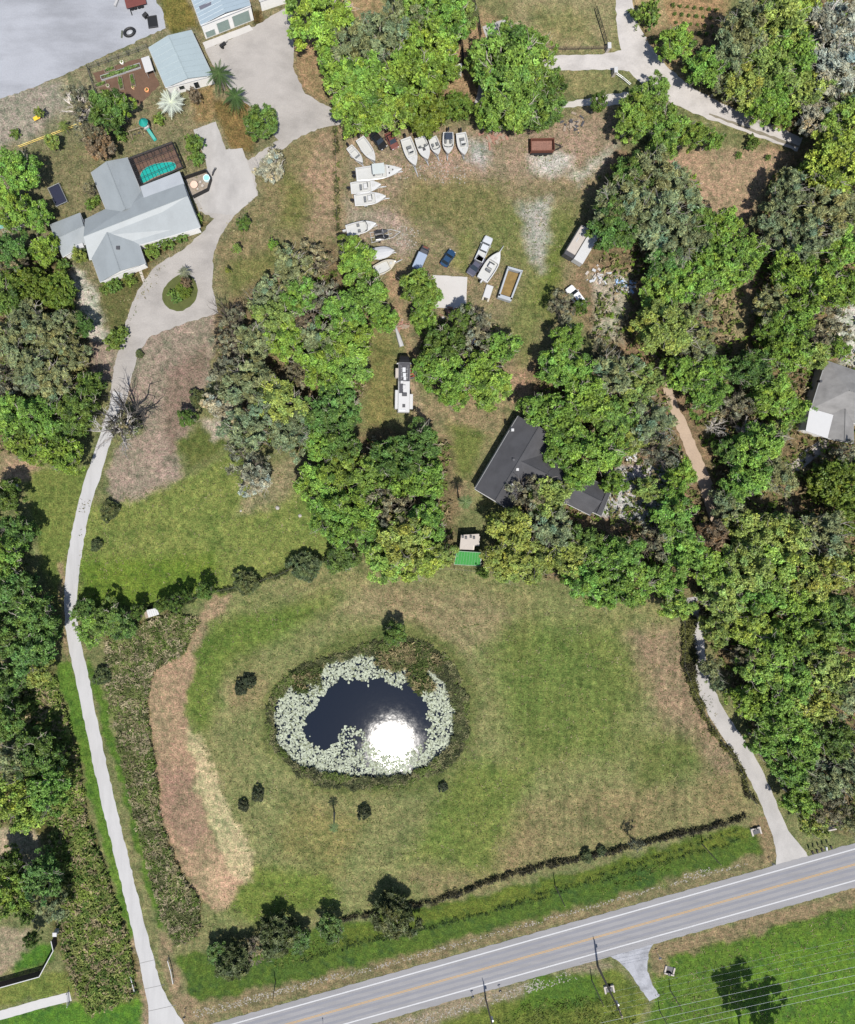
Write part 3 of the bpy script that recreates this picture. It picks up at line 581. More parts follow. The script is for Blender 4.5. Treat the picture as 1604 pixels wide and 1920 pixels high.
rows('''438 600 30 b;432 652 38 b;482 640 42 g;520 596 44 y;500 556 34 g;548 505 42 g;592 488 36 b;560 558 40 h;612 560 40 b;602 640 42 g;536 640 46 h;652 640 52 h;640 590 46 h;690 560 46 h;668 492 42 h;662 468 32 o;
720 600 30 h;660 690 44 o;602 690 44 h;470 720 56 g;428 700 40 b;522 752 52 y;470 800 56 g;545 815 48 g;462 862 48 b;478 900 34 w;602 778 44 e;640 770 46 e;638 832 44 d;600 835 36 h;592 905 44 h;634 885 44 o;612 962 44 h;668 960 50 h;
692 900 44 o;742 860 50 d;790 830 42 d;762 902 44 h;802 900 40 h;732 952 48 b;800 975 44 h;756 1012 52 y;722 1050 44 l;790 1050 44 l;828 1040 30 y;690 995 38 h;640 1000 32 h;625 740 34 e;420 760 36 w;560 700 32 b;575 610 30 r''', 'trees of the middle wood')
rows('''600 34 56 h;662 92 48 g;722 80 50 g;762 60 44 g;802 92 50 h;832 42 44 h;782 18 44 o;652 150 48 h;702 170 54 h;760 150 54 h;822 130 38 h;672 212 44 h;728 208 40 o;793 205 47 k;858 202 28 k;699 227 22 h;862 32 34 y;625 120 30 h;
948 130 66 o;905 128 32 o;992 140 48 o;960 200 52 o;1012 212 38 d;916 216 28 h;1000 92 34 o;950 76 28 o;1030 165 30 d;930 225 26 h''', 'trees round the boat yard')
rows('''1210 28 26 s;1265 85 38 h;1320 132 36 h;1198 206 42 o;1186 232 40 o;1246 238 42 o;1296 256 30 o;1121 194 16 d;1228 172 26 o;1240 278 32 o;1335 265 18 o;1385 292 7 s;1410 268 14 s;1440 296 6 s''', 'trees along the sandy lanes')
rows('''1392 60 56 g;1452 48 58 y;1492 36 46 l;1432 130 52 y;1370 110 42 g;1482 110 52 h;1392 160 44 y;1448 182 40 h;1502 172 46 y;1356 158 30 g;1422 210 24 h;1466 222 20 h;1560 50 58 w;1566 130 56 w;1582 196 40 g;1530 222 40 w;1600 90 44 w;
1582 240 54 l;1552 312 58 l;1592 335 48 l;1512 335 30 g;1472 368 44 g;1540 400 56 g;1592 402 48 g;1450 432 38 g;1502 452 48 g;1572 470 48 h;1482 512 46 h;1532 545 50 h;1592 540 44 h;1442 572 38 g;1442 622 30 h;1482 602 46 h;1540 612 44 b;
1472 662 42 h;1522 668 28 y;1402 692 44 d;1442 742 48 h;1482 770 34 h;1382 762 36 b;1366 846 30 d;1422 832 48 h;1456 812 26 g;1402 892 46 h;1372 922 32 h;1452 892 40 g;1548 908 44 k;1572 902 52 k;1590 850 30 b;1560 650 24 h''', 'trees of the east wood, north half')
rows('''1162 382 48 g;1222 332 48 g;1182 332 38 d;1150 432 42 d;1222 412 52 g;1272 372 42 g;1272 452 48 g;1302 422 38 d;1352 430 38 h;1388 482 42 h;1332 500 42 h;1292 532 42 h;1366 524 26 h;1232 552 36 o;1250 620 48 y;1218 612 32 y;1298 578 30 g;
1298 645 38 g;1332 692 32 h;1282 702 36 h;1322 742 36 h;1150 395 34 d;1240 500 34 e''', 'trees between the boat yard and the clearing')
rows('''1052 572 30 b;1088 576 15 d;1062 640 36 h;1042 690 42 h;1080 702 42 h;1150 702 46 g;1102 752 52 h;1012 768 40 h;1052 792 46 h;1150 782 46 o;1200 720 42 y;1212 792 46 g;1232 842 40 b;1112 852 50 h;1150 846 30 h;1080 892 34 h;1050 842 36 h;1190 820 36 y;1130 665 24 b;1212 918 22 y;1150 906 24 h;
990 925 40 b;1026 930 44 y;958 990 48 y;1032 990 46 g;1002 1050 42 y;942 1050 42 y;1062 1040 42 y;1100 1022 40 d;1102 1080 46 h;1160 1042 46 h;1178 1090 50 h;1132 1112 36 h;1222 1016 36 b;1262 925 24 h;1272 890 34 h;1260 970 46 h;1280 1030 46 h;1252 1082 42 h;1268 1135 32 l;960 1070 30 y''', 'trees round the black-roofed house')
rows('''1332 1002 34 r;1360 950 28 g;1400 990 42 y;1462 1002 52 y;1540 1002 48 g;1592 962 48 k;1332 1062 46 h;1392 1062 52 y;1452 1062 52 l;1522 1082 52 y;1582 1062 42 y;1352 1122 46 y;1422 1112 46 h;1492 1132 46 h;1560 1142 38 e;1402 1172 44 l;1462 1202 50 h;1522 1192 46 o;
1592 1182 42 h;1422 1252 44 l;1482 1272 46 h;1550 1252 52 y;1390 1230 24 b;1402 1312 40 h;1452 1332 50 h;1522 1312 46 y;1582 1302 46 g;1432 1392 36 h;1492 1382 46 h;1560 1382 46 d;1482 1442 40 h;1540 1452 44 g;1592 1452 42 g;1498 1500 34 h;1550 1512 40 b;1522 1540 26 y;
1592 1530 28 g;1340 1180 26 y;1330 1250 22 g;1342 1280 16 g''', 'trees of the east wood, south half')
rows('''785 540 38 o;792 592 32 h;800 558 28 o;832 650 46 d;890 612 42 b;882 652 40 b;842 702 46 h;902 702 46 h;932 722 32 l;940 652 36 h;800 692 32 h;850 740 28 h;910 740 26 l;870 600 26 d''', 'trees of the grove in the middle')
rows('''490 233 37 d;508 316 26 w;518 298 18 b;458 420 13 d;513 460 10 h;445 466 9 y;428 508 5 y''', 'yard trees by the loop drive')
rows('''205 210 44 d;165 215 34 b;150 180 24 b;225 200 26 h;180 260 26 b;100 268 14 y;30 252 10 s;75 212 8 y;365 180 12 r;365 275 22 s;372 300 14 s;230 255 12 s;190 275 28 r;300 225 12 s;
170 356 12 b;171 384 12 s;182 376 9 s;372 412 10 s;340 442 14 s;315 455 15 s;285 470 16 s;215 535 15 s;245 525 14 s;200 540 12 s;150 480 14 y;120 500 14 s;215 640 20 s;230 625 14 s;345 545 16 k;330 555 14 s;350 530 10 r;262 664 8 f;372 748 17 f;352 784 18 d;235 795 26 b;250 800 16 g''', 'garden planting by the blue-roofed house')
rows('''740 1716 48 f;620 1738 30 d .6;522 1752 44 f;440 1800 42 f;480 1778 26 b .5;560 1760 24 d .5;410 1785 22 d .5;1100 1606 12 f;1128 1596 9 f;1190 1580 12 b''', 'trees along the roadside fence')
rows('''488 1285 0 s;452 1290 14 n;468 1278 13 n;484 1490 13 n;457 1510 11 n;683 1524 13 n;831 1476 9 n;520 1420 0 s;1064 1085 16 d;905 1072 12 d;1005 1082 12 y;900 760 8 s''', 'lone saplings in the pond field')
# tall tree just beyond the lower edge: only its shadow falls into the picture
def scaled_tree(bu, bv, R, h, k, label):
    p = P(bu, bv); t = empty('tree', (p.x, p.y, 0), 1.0, label, 'tree')
    for mesh, nm, col in ((PROTO['mossy'][1], 'crown', TINT['d']), (LIMB[0], 'limbs', (.15,.12,.1)), (TRUNK[0], 'trunk', (.15,.12,.1))):
        o = link(nm, mesh, t, scale=(R/5, R/5, h/8.5)); o.color = tuple(col)+(1,)
scaled_tree(1440, 1950, 4.2, 21, 'd', 'tall dark tree whose shadow lies on the lawn below the road')
scaled_tree(1388, 1934, 4.0, 25, 'd', 'taller slim tree beside the one shading the lower lawn')
# ------------------------------------------------------------------ palms
def palm_mesh(seed, n=26, L=2.6, droop=.55, fan=False):
    rng = random.Random(seed); vs = []; fs = []; cols = []
    for i in range(n):
        an = i*2.39996+rng.uniform(-.15,.15); up = rng.uniform(-.35,1.0); l = L*rng.uniform(.8,1.08); d = Vector((math.cos(an), math.sin(an), 0)); sd = Vector((-d.y, d.x, 0)); t = rng.uniform(.7,1.25)
        m = 7; pts = [d*(l*.96*j/m)+Vector((0,0,up*l*.55*(j/m)-droop*l*(j/m)**2*(1.1-.35*up))) for j in range(m+1)]
        for j in range(1, m+1):
            wd = (.52 if fan and j > 3 else .30)*l*.5*math.sin(math.pi*min(.97,(j/m)*.86+.12)) ; q = pts[j]; b = pts[j-1]
            for s in (-1, 1):
                for k2 in (0, .33, .66):
                    o = b.lerp(q, k2); e = o+sd*s*wd+d*wd*.75+Vector((0,0,-.25*wd)); w_ = d*.075*l*.5
                    k = len(vs); vs += [tuple(o), tuple(e), tuple(o+w_)]; fs.append((k, k+1, k+2)); cols += [(t,t,t*.9)]*3
        k = len(vs); r = .03
        for q in pts: vs += [tuple(q-sd*r), tuple(q+sd*r)]; cols += [(1.2,1.2,.9)]*2
        fs += [(k+2*j, k+2*j+1, k+2*j+3, k+2*j+2) for j in range(m)]
    me = bpy.data.meshes.new('crown'); me.from_pydata(vs, [], fs); me.update()
    at = me.color_attributes.new('tint','FLOAT_COLOR','POINT'); at.data.foreach_set('color', np.concatenate([np.array(cols), np.ones((len(vs),1))],1).astype(np.float32).ravel())
    me.materials.append(LEAF); return me
PALMS = [palm_mesh(401, 28, 2.6), palm_mesh(402, 24, 2.4, .7, True), palm_mesh(403, 22, 2.2, .3, True)]
def palm(u, v, h, r, tint, pm, label, group=None, lean=0):
    p = P(u, v, h); t = empty('palm_tree', (p.x, p.y, 0), rt.uniform(0,6.28), label, 'palm tree', group)
    mb = MB(); mb.tube([(0,0,-.05),(lean*.3,0,h*.35),(lean*.4,0,h*.7),(0,0,h)], [.24,.17,.15,.16], 7)
    me = mb.mesh('trunk', BARK); at = me.color_attributes.new('tint','FLOAT_COLOR','POINT'); at.data.foreach_set('color', np.ones(len(me.vertices)*4, np.float32))
    o = link('trunk', me, t); o.color = (.24,.21,.17,1)
    c = link('crown', PALMS[pm], t, (0,0,h), scale=(r/2.4,)*3); c.color = tint+(1,); return t
palm(411, 138, 5.2, 3.0, (.038,.066,.022), 0, 'tall palm by the workshop wall, upper one of the pair', 'pair of palms by the workshop')
palm(441, 181, 4.0, 2.9, (.038,.070,.022), 0, 'palm beside the gravel parking, lower one of the pair', 'pair of palms by the workshop')
palm(321, 192, 2.6, 3.5, (.34,.37,.36), 2, 'silver-leaved fan palm south of the pale workshop')
palm(873, 941, 7.5, 1.8, (.07,.11,.035), 1, 'lone palm near the west corner of the black roof')
palm(626, 1552, 5.2, 1.35, (.06,.10,.03), 1, 'small palm standing alone on the grass south of the pond')
palm(148, 474, 2.8, 2.3, (.05,.075,.025), 0, 'palm against the annex of the blue-roofed house')
palm(345, 510, 2.6, 1.5, (.12,.13,.09), 0, 'thin palm on the north tip of the drive island')
palm(642, 178, 6.0, 2.0, (.15,.17,.06), 1, 'fan palm at the west edge of the boat yard trees')
palm(108, 600, 5, 2.2, (.12,.14,.06), 1, 'fan palm inside the west wood near the white sand')
palm(885, 20, 6.5, 2.0, (.07,.085,.03), 1, 'palm at the top edge beside the paved walk')
palm(118, 235, 2.2, 1.5, (.09,.12,.03), 0, 'low palm beside the bare trees north of the blue-roofed house')
# ------------------------------------------------------------------ labels for the trees: look + where, by the nearest thing one can find
MARKS = [('blue-roofed house', 240, 405), ('swimming pool cage', 295, 305), ('pale workshop', 338, 110), ('gravel parking', 500, 150), ('oval flower island', 340, 550), ('bare dirt clearing', 310, 720), ('top bend of the drive', 160, 960),
 ('lily pond', 690, 1340), ('row of boats', 810, 275), ('big centre-console boat', 710, 320), ('long camper', 756, 720), ('square white slab', 845, 545), ('black-roofed house', 960, 880), ('green-roofed shed', 880, 1045), ('grey-roofed house', 1565, 745),
 ('long white-roofed trailer', 1092, 450), ('rusty tipper trailer', 1018, 273), ('sandy lane junction', 1185, 120), ('clay forest track', 1310, 860), ('straight lower lane', 1400, 1420), ('row of mailboxes', 1530, 1590), ('small white shed', 286, 1147),
 ('brown clearing', 1390, 340), ('long weedy ditch', 280, 1450), ('white farm drive', 60, 1885), ('orchard rows', 1300, 50), ('silver-leaved palm', 321, 192), ('open brown glade', 1380, 590), ('white sand patch', 180, 580), ('white jeep', 1080, 555),
 ('mown field corner', 1240, 1180), ('roadside verge', 640, 1760), ('sand bend of the lane', 1430, 250), ('dark trampoline', 108, 365), ('west lawn', 380, 1000), ('grass lane', 712, 720)]
def label_trees():
    gen = {}
    for t in TREES:
        root, u, v, r, k, lab, grp, cat = t
        root['category'] = cat or ('shrub' if root.name.startswith('shrub') else 'tree')
        if grp: root['group'] = grp
        if lab: root['label'] = lab; continue
        nm, mu, mv = min(MARKS, key=lambda m: math.hypot(m[1]-u, m[2]-v)); dx, dy = u-mu, v-mv; d = math.hypot(dx, dy)
        an = math.degrees(math.atan2(-dy, dx))%360; dr = ['east','north-east','north','north-west','west','south-west','south','south-east'][int((an+22.5)//45)%8]
        lk = LOOK[k]; lk = lk.replace('tree','bush').replace('oak','bush') if root.name.startswith('shrub') else lk
        size = 'broad' if r > 47 else 'medium' if r > 36 else 'small' if r > 17 else 'tiny'
        gen.setdefault((size, lk, dr, nm), []).append((d, root))
    ords = ['closest', 'second closest', 'third closest', 'fourth closest', 'fifth closest', 'sixth closest', 'seventh closest', 'eighth closest']
    for (size, lk, dr, nm), lst in gen.items():
        lst.sort(key=lambda x: x[0])
        for i, (d, root) in enumerate(lst):
            if len(lst) == 1: root['label'] = f'{size} {lk} {dr} of the {nm}'
            elif len(lst) == 2: root['label'] = f'{size} {lk} {dr} of the {nm}, ' + ('nearer of two' if i == 0 else 'farther of two')
            else: root['label'] = f'{size} {lk} {dr} of the {nm}, {ords[i]} to it'
TREES[:] = [t for t in TREES]
for t in [t for t in TREES if t[3] == 0]:
    for ch in list(t[0].children): bpy.data.objects.remove(ch)
    bpy.data.objects.remove(t[0]); TREES.remove(t)
label_trees()
# ------------------------------------------------------------------ ground cover (uncountable)
def scatter(name, zones, per_m2, tints, h, size, seed, tilt=.6, asp=2.6, kind='stuff', clump=4, holes=.35, parent=None):
    rng = np.random.RandomState(seed); P_, N_, C_, S_ = [], [], [], []
    for poly in zones:
        xs = [p[0] for p in poly]; ys = [p[1] for p in poly]; ar = (max(xs)-min(xs))*(max(ys)-min(ys))/PPM**2; n = int(ar*per_m2*1.25)
        u = rng.uniform(min(xs), max(xs), n); v = rng.uniform(min(ys), max(ys), n)
        uw = u+(fbm(u/14, v/14, seed+1)-.5)*16; vw = v+(fbm(u/14, v/14, seed+2)-.5)*16
        ok = (poly_sd(uw, vw, poly) > 0) & (fbm(u/9, v/9, seed+3) > holes)
        if name == 'grass_tufts': ok &= poly_sd(u, v, POND_OUT) < 0
        u, v = u[ok], v[ok]; n = len(u)
        x = (u-NU)/PPM; y = -(v-NV)/PPM; pk = np.minimum((fbm(u/22, v/22, seed+4)*len(tints)*2.2-.6*len(tints)).astype(int).clip(0), len(tints)-1)
        pk = np.where(rng.rand(n) < .25, rng.randint(0, len(tints), n), pk); hv = h*(.35+1.1*fbm(u/12, v/12, seed+6)); pv = np.clip(.55+.95*fbm(u/20, v/20, seed+7), .6, 1.5)
        for c in range(clump):
            z = hv*rng.uniform(.25, 1.0, n); P_.append(np.stack([x+rng.normal(0,.22,n), y+rng.normal(0,.22,n), z], 1))
            N_.append(np.stack([rng.normal(0,tilt,n), rng.normal(0,tilt,n), np.ones(n)], 1)); C_.append(np.array(tints)[pk]*1.5*pv[:,None]*np.clip(rng.normal(1,.25,n),.45,1.7)[:,None]); S_.append(size*rng.uniform(.6,1.4,n))
    v, q = leaf_quads(np.concatenate(P_), np.concatenate(N_), np.concatenate(S_), rng, asp)
    return tag(link(name, np_mesh(name, v, q, BLADE, np.repeat(np.concatenate(C_), 4, 0)), parent), kind=kind)
DITCH_W = [(205,1195),(240,1180),(330,1145),(372,1165),(340,1225),(288,1252),(274,1330),(290,1430),(300,1540),(338,1640),(378,1690),(372,1760),(330,1768),(306,1720),(262,1560),(226,1400),(200,1290)]
scatter('reeds', [DITCH_W], 13, [A(108,120,64), A(140,132,98), A(88,108,46), A(156,146,116), A(84,92,52)], .9, .17, 501, .45, 2.6, holes=.24)
BANK = [(95,1560),(170,1545),(205,1650),(235,1740),(255,1830),(258,1865),(175,1895),(140,1850),(128,1800),(105,1720),(120,1640)]
scatter('undergrowth', [BANK, [(30,1245),(105,1270),(130,1350),(150,1440),(165,1540),(110,1560),(60,1500),(20,1300)]], 10, [A(104,124,54), A(132,140,76), A(80,106,42), A(150,138,104), A(118,136,58)], 1.2, .19, 511, .45, 1.9, holes=.24)
ring = [(690+(u-690)*1.0, 1345+(v-1345)*1.0) for u, v in POND_OUT]
def ring_zone(a, b): return [b_ for b_ in a]+[a[0]]+[b[0]]+list(reversed(b))
RO = smooth(POND_OUT, 1); RI = [(690+(u-690)*1.03, 1345+(v-1345)*1.02) for u, v in LILY_OUT]; RI = smooth(RI, 1)
scatter('pond_reeds', [RO+[RO[0]]+[RI[0]]+list(reversed(RI))], 13, [A(92,98,62), A(70,76,48), A(124,122,86), A(96,112,54)], .42, .15, 521, .5, 2.6, holes=.22)
scatter('marsh_plants', [[(700,1205),(790,1205),(835,1240),(800,1255),(740,1258),(700,1240)], [(545,1262),(610,1240),(600,1290),(560,1300)], [(760,1262),(800,1250),(815,1290),(780,1305)]], 9, [A(104,112,66), A(150,138,100), A(84,100,48)], .7, .18, 531, .8, 2.4, holes=.3)
FENCE_S = [(640,1722),(700,1712),(800,1692),(860,1672),(920,1650),(1000,1628),(1080,1608),(1100,1604),(1190,1582),(1300,1556),(1405,1528)]
def band(line, w): return [(u, v-w) for u, v in line]+[(u, v+w) for u, v in reversed(line)]
scatter('fence_brush', [band(FENCE_S, 2.2)], 22, [A(56,54,40), A(80,76,54), A(44,46,32), A(104,100,64)], .7, .15, 541, .9, 2.4, holes=.2)
FENCE_N = [(250,1143),(330,1132),(400,1108),(462,1096),(520,1078),(545,1066),(600,1054),(660,1040)]
scatter('hedge_brush', [band(FENCE_N, 2.6)], 20, [A(56,66,38), A(80,90,52), A(104,108,66)], .6, .15, 551, .8, 2.0, holes=.25)
FENCE_Y = [(629,236),(630,300),(631,360),(632,430)]
scatter('weedy_line', [[(626,238),(632,238),(636,430),(629,432)]], 16, [A(92,100,52), A(70,72,44), A(130,126,84)], .6, .16, 561, .8, 2.2, holes=.42)
FENCE_E = [(1280,1150),(1281,1200),(1280,1245),(1300,1300),(1318,1335),(1345,1380),(1375,1420),(1392,1455),(1405,1492),(1418,1508)]
scatter('lane_brush', [[(u-2.6, v) for u, v in FENCE_E]+[(u+2.6, v) for u, v in reversed(FENCE_E)], [(1283,1150),(1300,1160),(1304,1290),(1320,1330),(1300,1300),(1283,1240)]], 22, [A(56,54,38), A(84,84,48), A(110,112,60)], .9, .15, 571, .8, 2.2, holes=.2)
SWALE = [(560,1802),(700,1762),(850,1728),(1000,1690),(1050,1672),(1250,1612),(1400,1570)]
scatter('swale_grass', [band(SWALE, .55), band([(640,1768),(800,1738),(950,1700),(1040,1668),(1250,1598),(1390,1556)], .35)], 24, [A(44,64,26), A(60,84,30)], .3, .10, 581, .6, 2.2, holes=.2)
scatter('verge_weeds', [[(500,1790),(640,1755),(640,1780),(520,1815)], [(1120,1660),(1260,1610),(1260,1632),(1130,1676)], [(940,1900),(1010,1875),(1120,1868),(1190,1900),(1200,1960),(900,1960)]], 2.2, [A(100,116,44), A(92,112,42), A(112,124,60)], .18, .13, 591, .7, 2.0, holes=.38)
LITTER = [[(1190,60),(1340,95),(1420,-20),(1640,-40),(1640,280),(1490,250),(1360,190),(1290,130)], [(1120,330),(1300,330),(1340,420),(1420,480),(1350,700),(1250,720),(1100,620),(1130,520)], [(1010,690),(1240,690),(1260,800),(1300,900),(1320,960),(1280,1130),(1050,1090),(910,1070),(960,960),(1130,900),(1000,830)],
 [(1440,330),(1640,240),(1640,1560),(1560,1550),(1480,1490),(1360,1280),(1300,1150),(1340,1000),(1330,860),(1260,700),(1400,620)], [(410,590),(620,470),(700,560),(690,720),(600,860),(430,820)], [(-60,440),(100,480),(150,640),(190,740),(60,850),(-60,850)], [(570,880),(700,820),(840,830),(850,1050),(700,1050),(640,990)], [(-60,900),(30,920),(60,1100),(100,1230),(60,1560),(-60,1560)], [(780,600),(940,600),(950,740),(800,740)]]
scatter('forest_undergrowth', LITTER, 1.6, [A(110,122,62), A(140,124,92), A(90,108,46), A(150,140,110), A(112,140,48)], 1.1, .24, 601, .7, 1.8, holes=.42)
GRASSY = [[(150,935),(340,902),(440,840),(600,920),(690,1030),(560,1066),(250,1146),(150,1130)], STREAK, [(640,250),(1140,230),(1120,420),(1000,700),(880,840),(780,620),(640,440)], [(60,275),(380,200),(380,400),(220,640),(90,430)], [(1230,1795),(1640,1690),(1640,1960),(1225,1960)], [(420,420),(640,250),(640,440),(440,560)]]
scatter('grass_tufts', GRASSY, 1.3, [A(104,118,60), A(136,128,88), A(88,106,48), A(156,146,112)], .14, .10, 611, .7, 2.2, clump=2, holes=.45)
# ------------------------------------------------------------------ buildings
M_ROOFB = mk('blue_grey_metal_roof', A(176,184,188), .5, .06, .5, fine=6, spec=.4, stain=(.10,.3,.12,.4))
M_ROOFP = mk('pale_blue_roof', A(190,206,211), .5, .06, .6, fine=5, spec=.4)
M_ROOFG = mk('garage_roof', A(184,202,214), .45, .06, .5, fine=5, spec=.4)
M_WALLW = mk('white_wall', (.60,.59,.57), .8, .05, 1.5)
M_WALLB = mk('beige_wall', (.42,.38,.33), .85, .07, 1.5)
M_CHAR = mk('charcoal_shingle', A(96,96,100), .85, .12, .6, fine=8, stain=(.2,.3,.3,.5))
M_SHING = mk('grey_shingle', A(166,164,162), .9, .14, .9, fine=7, stain=(.22,.25,.5,.4))
M_WHITE = mk('white_metal', A(236,236,236), .45, .04, 1.5, spec=.4)
M_CREAM = mk('cream_panel', A(222,212,202), .7, .08, 1.5)
M_BLACK = mk('black_frame', (.012,.012,.013), .5, .1, 2)
M_DARK = mk('dark_grey', (.045,.045,.05), .5, .15, 2)
M_GLASS = mk('tinted_glass', (.015,.02,.025), .08, .0, 1, spec=.7)
M_STEEL = mk('galvanised_steel', (.40,.41,.42), .45, .10, 3, metal=.3)
M_RUST = mk('rusty_steel', (.095,.035,.022), .8, .35, 3)
M_WOOD = mk('grey_timber', (.20,.16,.12), .85, .25, 3)
M_DECK = mk('brown_deck', (.13,.075,.05), .85, .2, 1.2)
M_TEAL = mk('teal_plastic', (.01,.19,.16), .5, .05, 1)
def gable(root, e00, e01, e10, e11, he, hr, m, wallm, hip=0.0, hip2=0.0, oh=.35, z0=0.0, seams=0.0, th=.14):
    """eave corners are survey px; the ridge runs from mid(e00,e01) to mid(e10,e11)"""
    a, b, c, d = (P(*e, he) for e in (e00, e01, e11, e10)); r0 = (a+b)/2; r1 = (d+c)/2; k = r1-r0
    r0 = r0+k*hip; r1 = r1-k*hip2; r0.z = r1.z = hr
    up = Vector((0,0,0)); mb = MB()
    for q in ([a, d, r1, r0], [c, b, r0, r1]):
        n = (q[1]-q[0]).cross(q[3]-q[0]); q = q if n.z > 0 else q[::-1]; mb.slab(q, th)
    for en, (p, q, r) in ((hip, (a, b, r0)), (hip2, (c, d, r1))):
        if en:
            t = [p, q, r]; n = (t[1]-t[0]).cross(t[2]-t[0]); mb.slab(t if n.z > 0 else t[::-1], th)
    roof = mb.build('roof', m, root)
    cap = MB(); cap.tube([r0+Vector((0,0,.03)), r1+Vector((0,0,.03))], .09, 5); cap.build('ridge_cap', m, roof)
    if seams:
        sb = MB()
        for p, q, s0, s1 in ((a, d, r0, r1), (b, c, r0, r1)):
            nS = max(2, int((q-p).length/seams))
            for i in range(nS+1):
                t = i/nS; sb.tube([p.lerp(q, t)+Vector((0,0,.01)), s0.lerp(s1, t)+Vector((0,0,.01))], .022, 3, False)
        sb.build('roof_seam', m, roof)
    ctr = (a+b+c+d)/4; ins = [p+(Vector((ctr.x-p.x, ctr.y-p.y, 0)).normalized()*oh*1.4) for p in (a, b, c, d)]
    wb = MB(); wb.prism([(p.x, p.y) for p in ins], z0, he-.16)
    for (p, q, r, hh) in ((ins[0], ins[1], r0, hip), (ins[2], ins[3], r1, hip2)):
        if not hh:
            rr = r+(Vector((ctr.x-r.x, ctr.y-r.y, 0)).normalized()*oh); t = [Vector((p.x,p.y,he-.16)), Vector((q.x,q.y,he-.16)), Vector((rr.x,rr.y,hr-.2))]
            wb.add(t+[x+(Vector((ctr.x-x.x,ctr.y-x.y,0)).normalized()*.15) for x in t], [(0,1,2),(5,4,3),(0,3,4,1),(1,4,5,2),(2,5,3,0)])
    w = wb.build('wall', wallm, root); fa = MB()
    for p, q in ((a, b), (b, c), (c, d), (d, a)): fa.tube([p+Vector((0,0,-.1)), q+Vector((0,0,-.1))], .10, 4)
    fa.build('fascia', M_WHITE, root); return roof, w, ins
def window_on(root, p, q, t, w, z0, z1, name='window', m=M_GLASS, off=.03):
    """opening part on the wall line p->q (world), centred at fraction t"""
    d = Vector((q.x-p.x, q.y-p.y, 0)); L = d.length; d.normalize(); n = Vector((d.y, -d.x, 0)); c = Vector((p.x, p.y, 0))+d*L*t
    mb = MB(); a, b = c-d*w/2, c+d*w/2
    mb.add([a-n*.04+Vector((0,0,z0)), b-n*.04+Vector((0,0,z0)), b-n*.04+Vector((0,0,z1)), a-n*.04+Vector((0,0,z1)), a+n*off+Vector((0,0,z0)), b+n*off+Vector((0,0,z0)), b+n*off+Vector((0,0,z1)), a+n*off+Vector((0,0,z1))],
           [(0,1,2,3),(7,6,5,4),(0,4,5,1),(1,5,6,2),(2,6,7,3),(3,7,4,0)])
    o = mb.build(name, m, root); fr = MB()
    for s0, s1 in (((a, z0), (b, z0)), ((b, z0), (b, z1)), ((b, z1), (a, z1)), ((a, z1), (a, z0))):
        fr.tube([s0[0]+n*.03+Vector((0,0,s0[1])), s1[0]+n*.03+Vector((0,0,s1[1]))], .05, 4)
    fr.build('frame', M_WHITE, o); return o
def bldg(name, label, cat='house'): return empty(name, (0,0,0), 0, label, cat)
# house with the blue-grey roof
h1 = bldg('house', 'blue-grey metal-roofed house wrapped round a screened pool, beside the loop drive')
gable(h1, (160,411), (168,487), (337,322), (376,426), 3.0, 4.7, M_ROOFB, M_WALLW)
gable(h1, (171,323), (239,295), (206,410), (275,385), 3.02, 4.45, M_ROOFB, M_WALLW)
gable(h1, (162,456), (250,425), (188,529), (273,494), 3.04, 4.4, M_ROOFB, M_WALLW)
gable(h1, (94,421), (118,482), (150,399), (170,452), 2.6, 3.3, M_ROOFB, M_WALLW)
mb = MB(); f_ = [P(u, v, z) for u, v, z in ((263,350,3.36),(337,321,3.36),(346,345,3.86),(272,376,3.86))]; mb.slab(f_[::-1] if (f_[1]-f_[0]).cross(f_[3]-f_[0]).z < 0 else f_, .1); mb.build('porch_roof', mk('porch_white', A(206,212,218), .5, .08, .5, spec=.4), h1)
for u, v in ((222,465), (273,406)):
    p = P(u, v, 4.1); mb = MB(); mb.box(p.x-.35, p.x+.35, p.y-.35, p.y+.35, 3.7, 4.35); mb.build('roof_vent', M_DARK if u < 230 else M_WHITE, h1)
mb = MB(); q = P(147, 462, 2.9); mb.prism([P(*c, 3.0)[:2] for c in ((137,462),(155,455),(158,463),(140,470))], 2.5, 3.02); mb.build('skylight', M_WHITE, h1)
for u0, v0, u1, v1, ts in ((190,525,270,492,(.25,.6)), (266,470,373,425,(.2,.45,.7))):
    for t in ts: window_on(h1, P(u0,v0,3)+Vector((.3,.5,0)), P(u1,v1,3)+Vector((-.3,.5,0)), t, 1.4, .9, 2.1)
# swimming pool under its cage
cage = empty('pool_enclosure', (0,0,0), 0, 'black screened cage over the pool behind the blue-grey roof', 'pool cage')
c4 = [P(*c, 2.9) for c in ((241,297),(323,266),(343,313),(263,349))]; g4 = [P(*c, .1) for c in ((241,297),(323,266),(343,313),(263,349))]
fr = MB(); N_, M_ = 6, 4
for i in range(N_+1):
    t = i/N_; fr.tube([c4[0].lerp(c4[1], t), c4[3].lerp(c4[2], t)], .05, 4); fr.tube([Vector((*c4[0].lerp(c4[1], t)[:2],0)), c4[0].lerp(c4[1], t)], .05, 4)
for j in range(M_+1):
    t = j/M_; fr.tube([c4[0].lerp(c4[3], t), c4[1].lerp(c4[2], t)], .05, 4); fr.tube([Vector((*c4[1].lerp(c4[2], t)[:2],0)), c4[1].lerp(c4[2], t)], .05, 4)
for a, b in ((0,1),(1,2),(2,3),(3,0)): fr.tube([c4[a], c4[b]], .16, 4)
fr.build('frame', M_BLACK, cage)
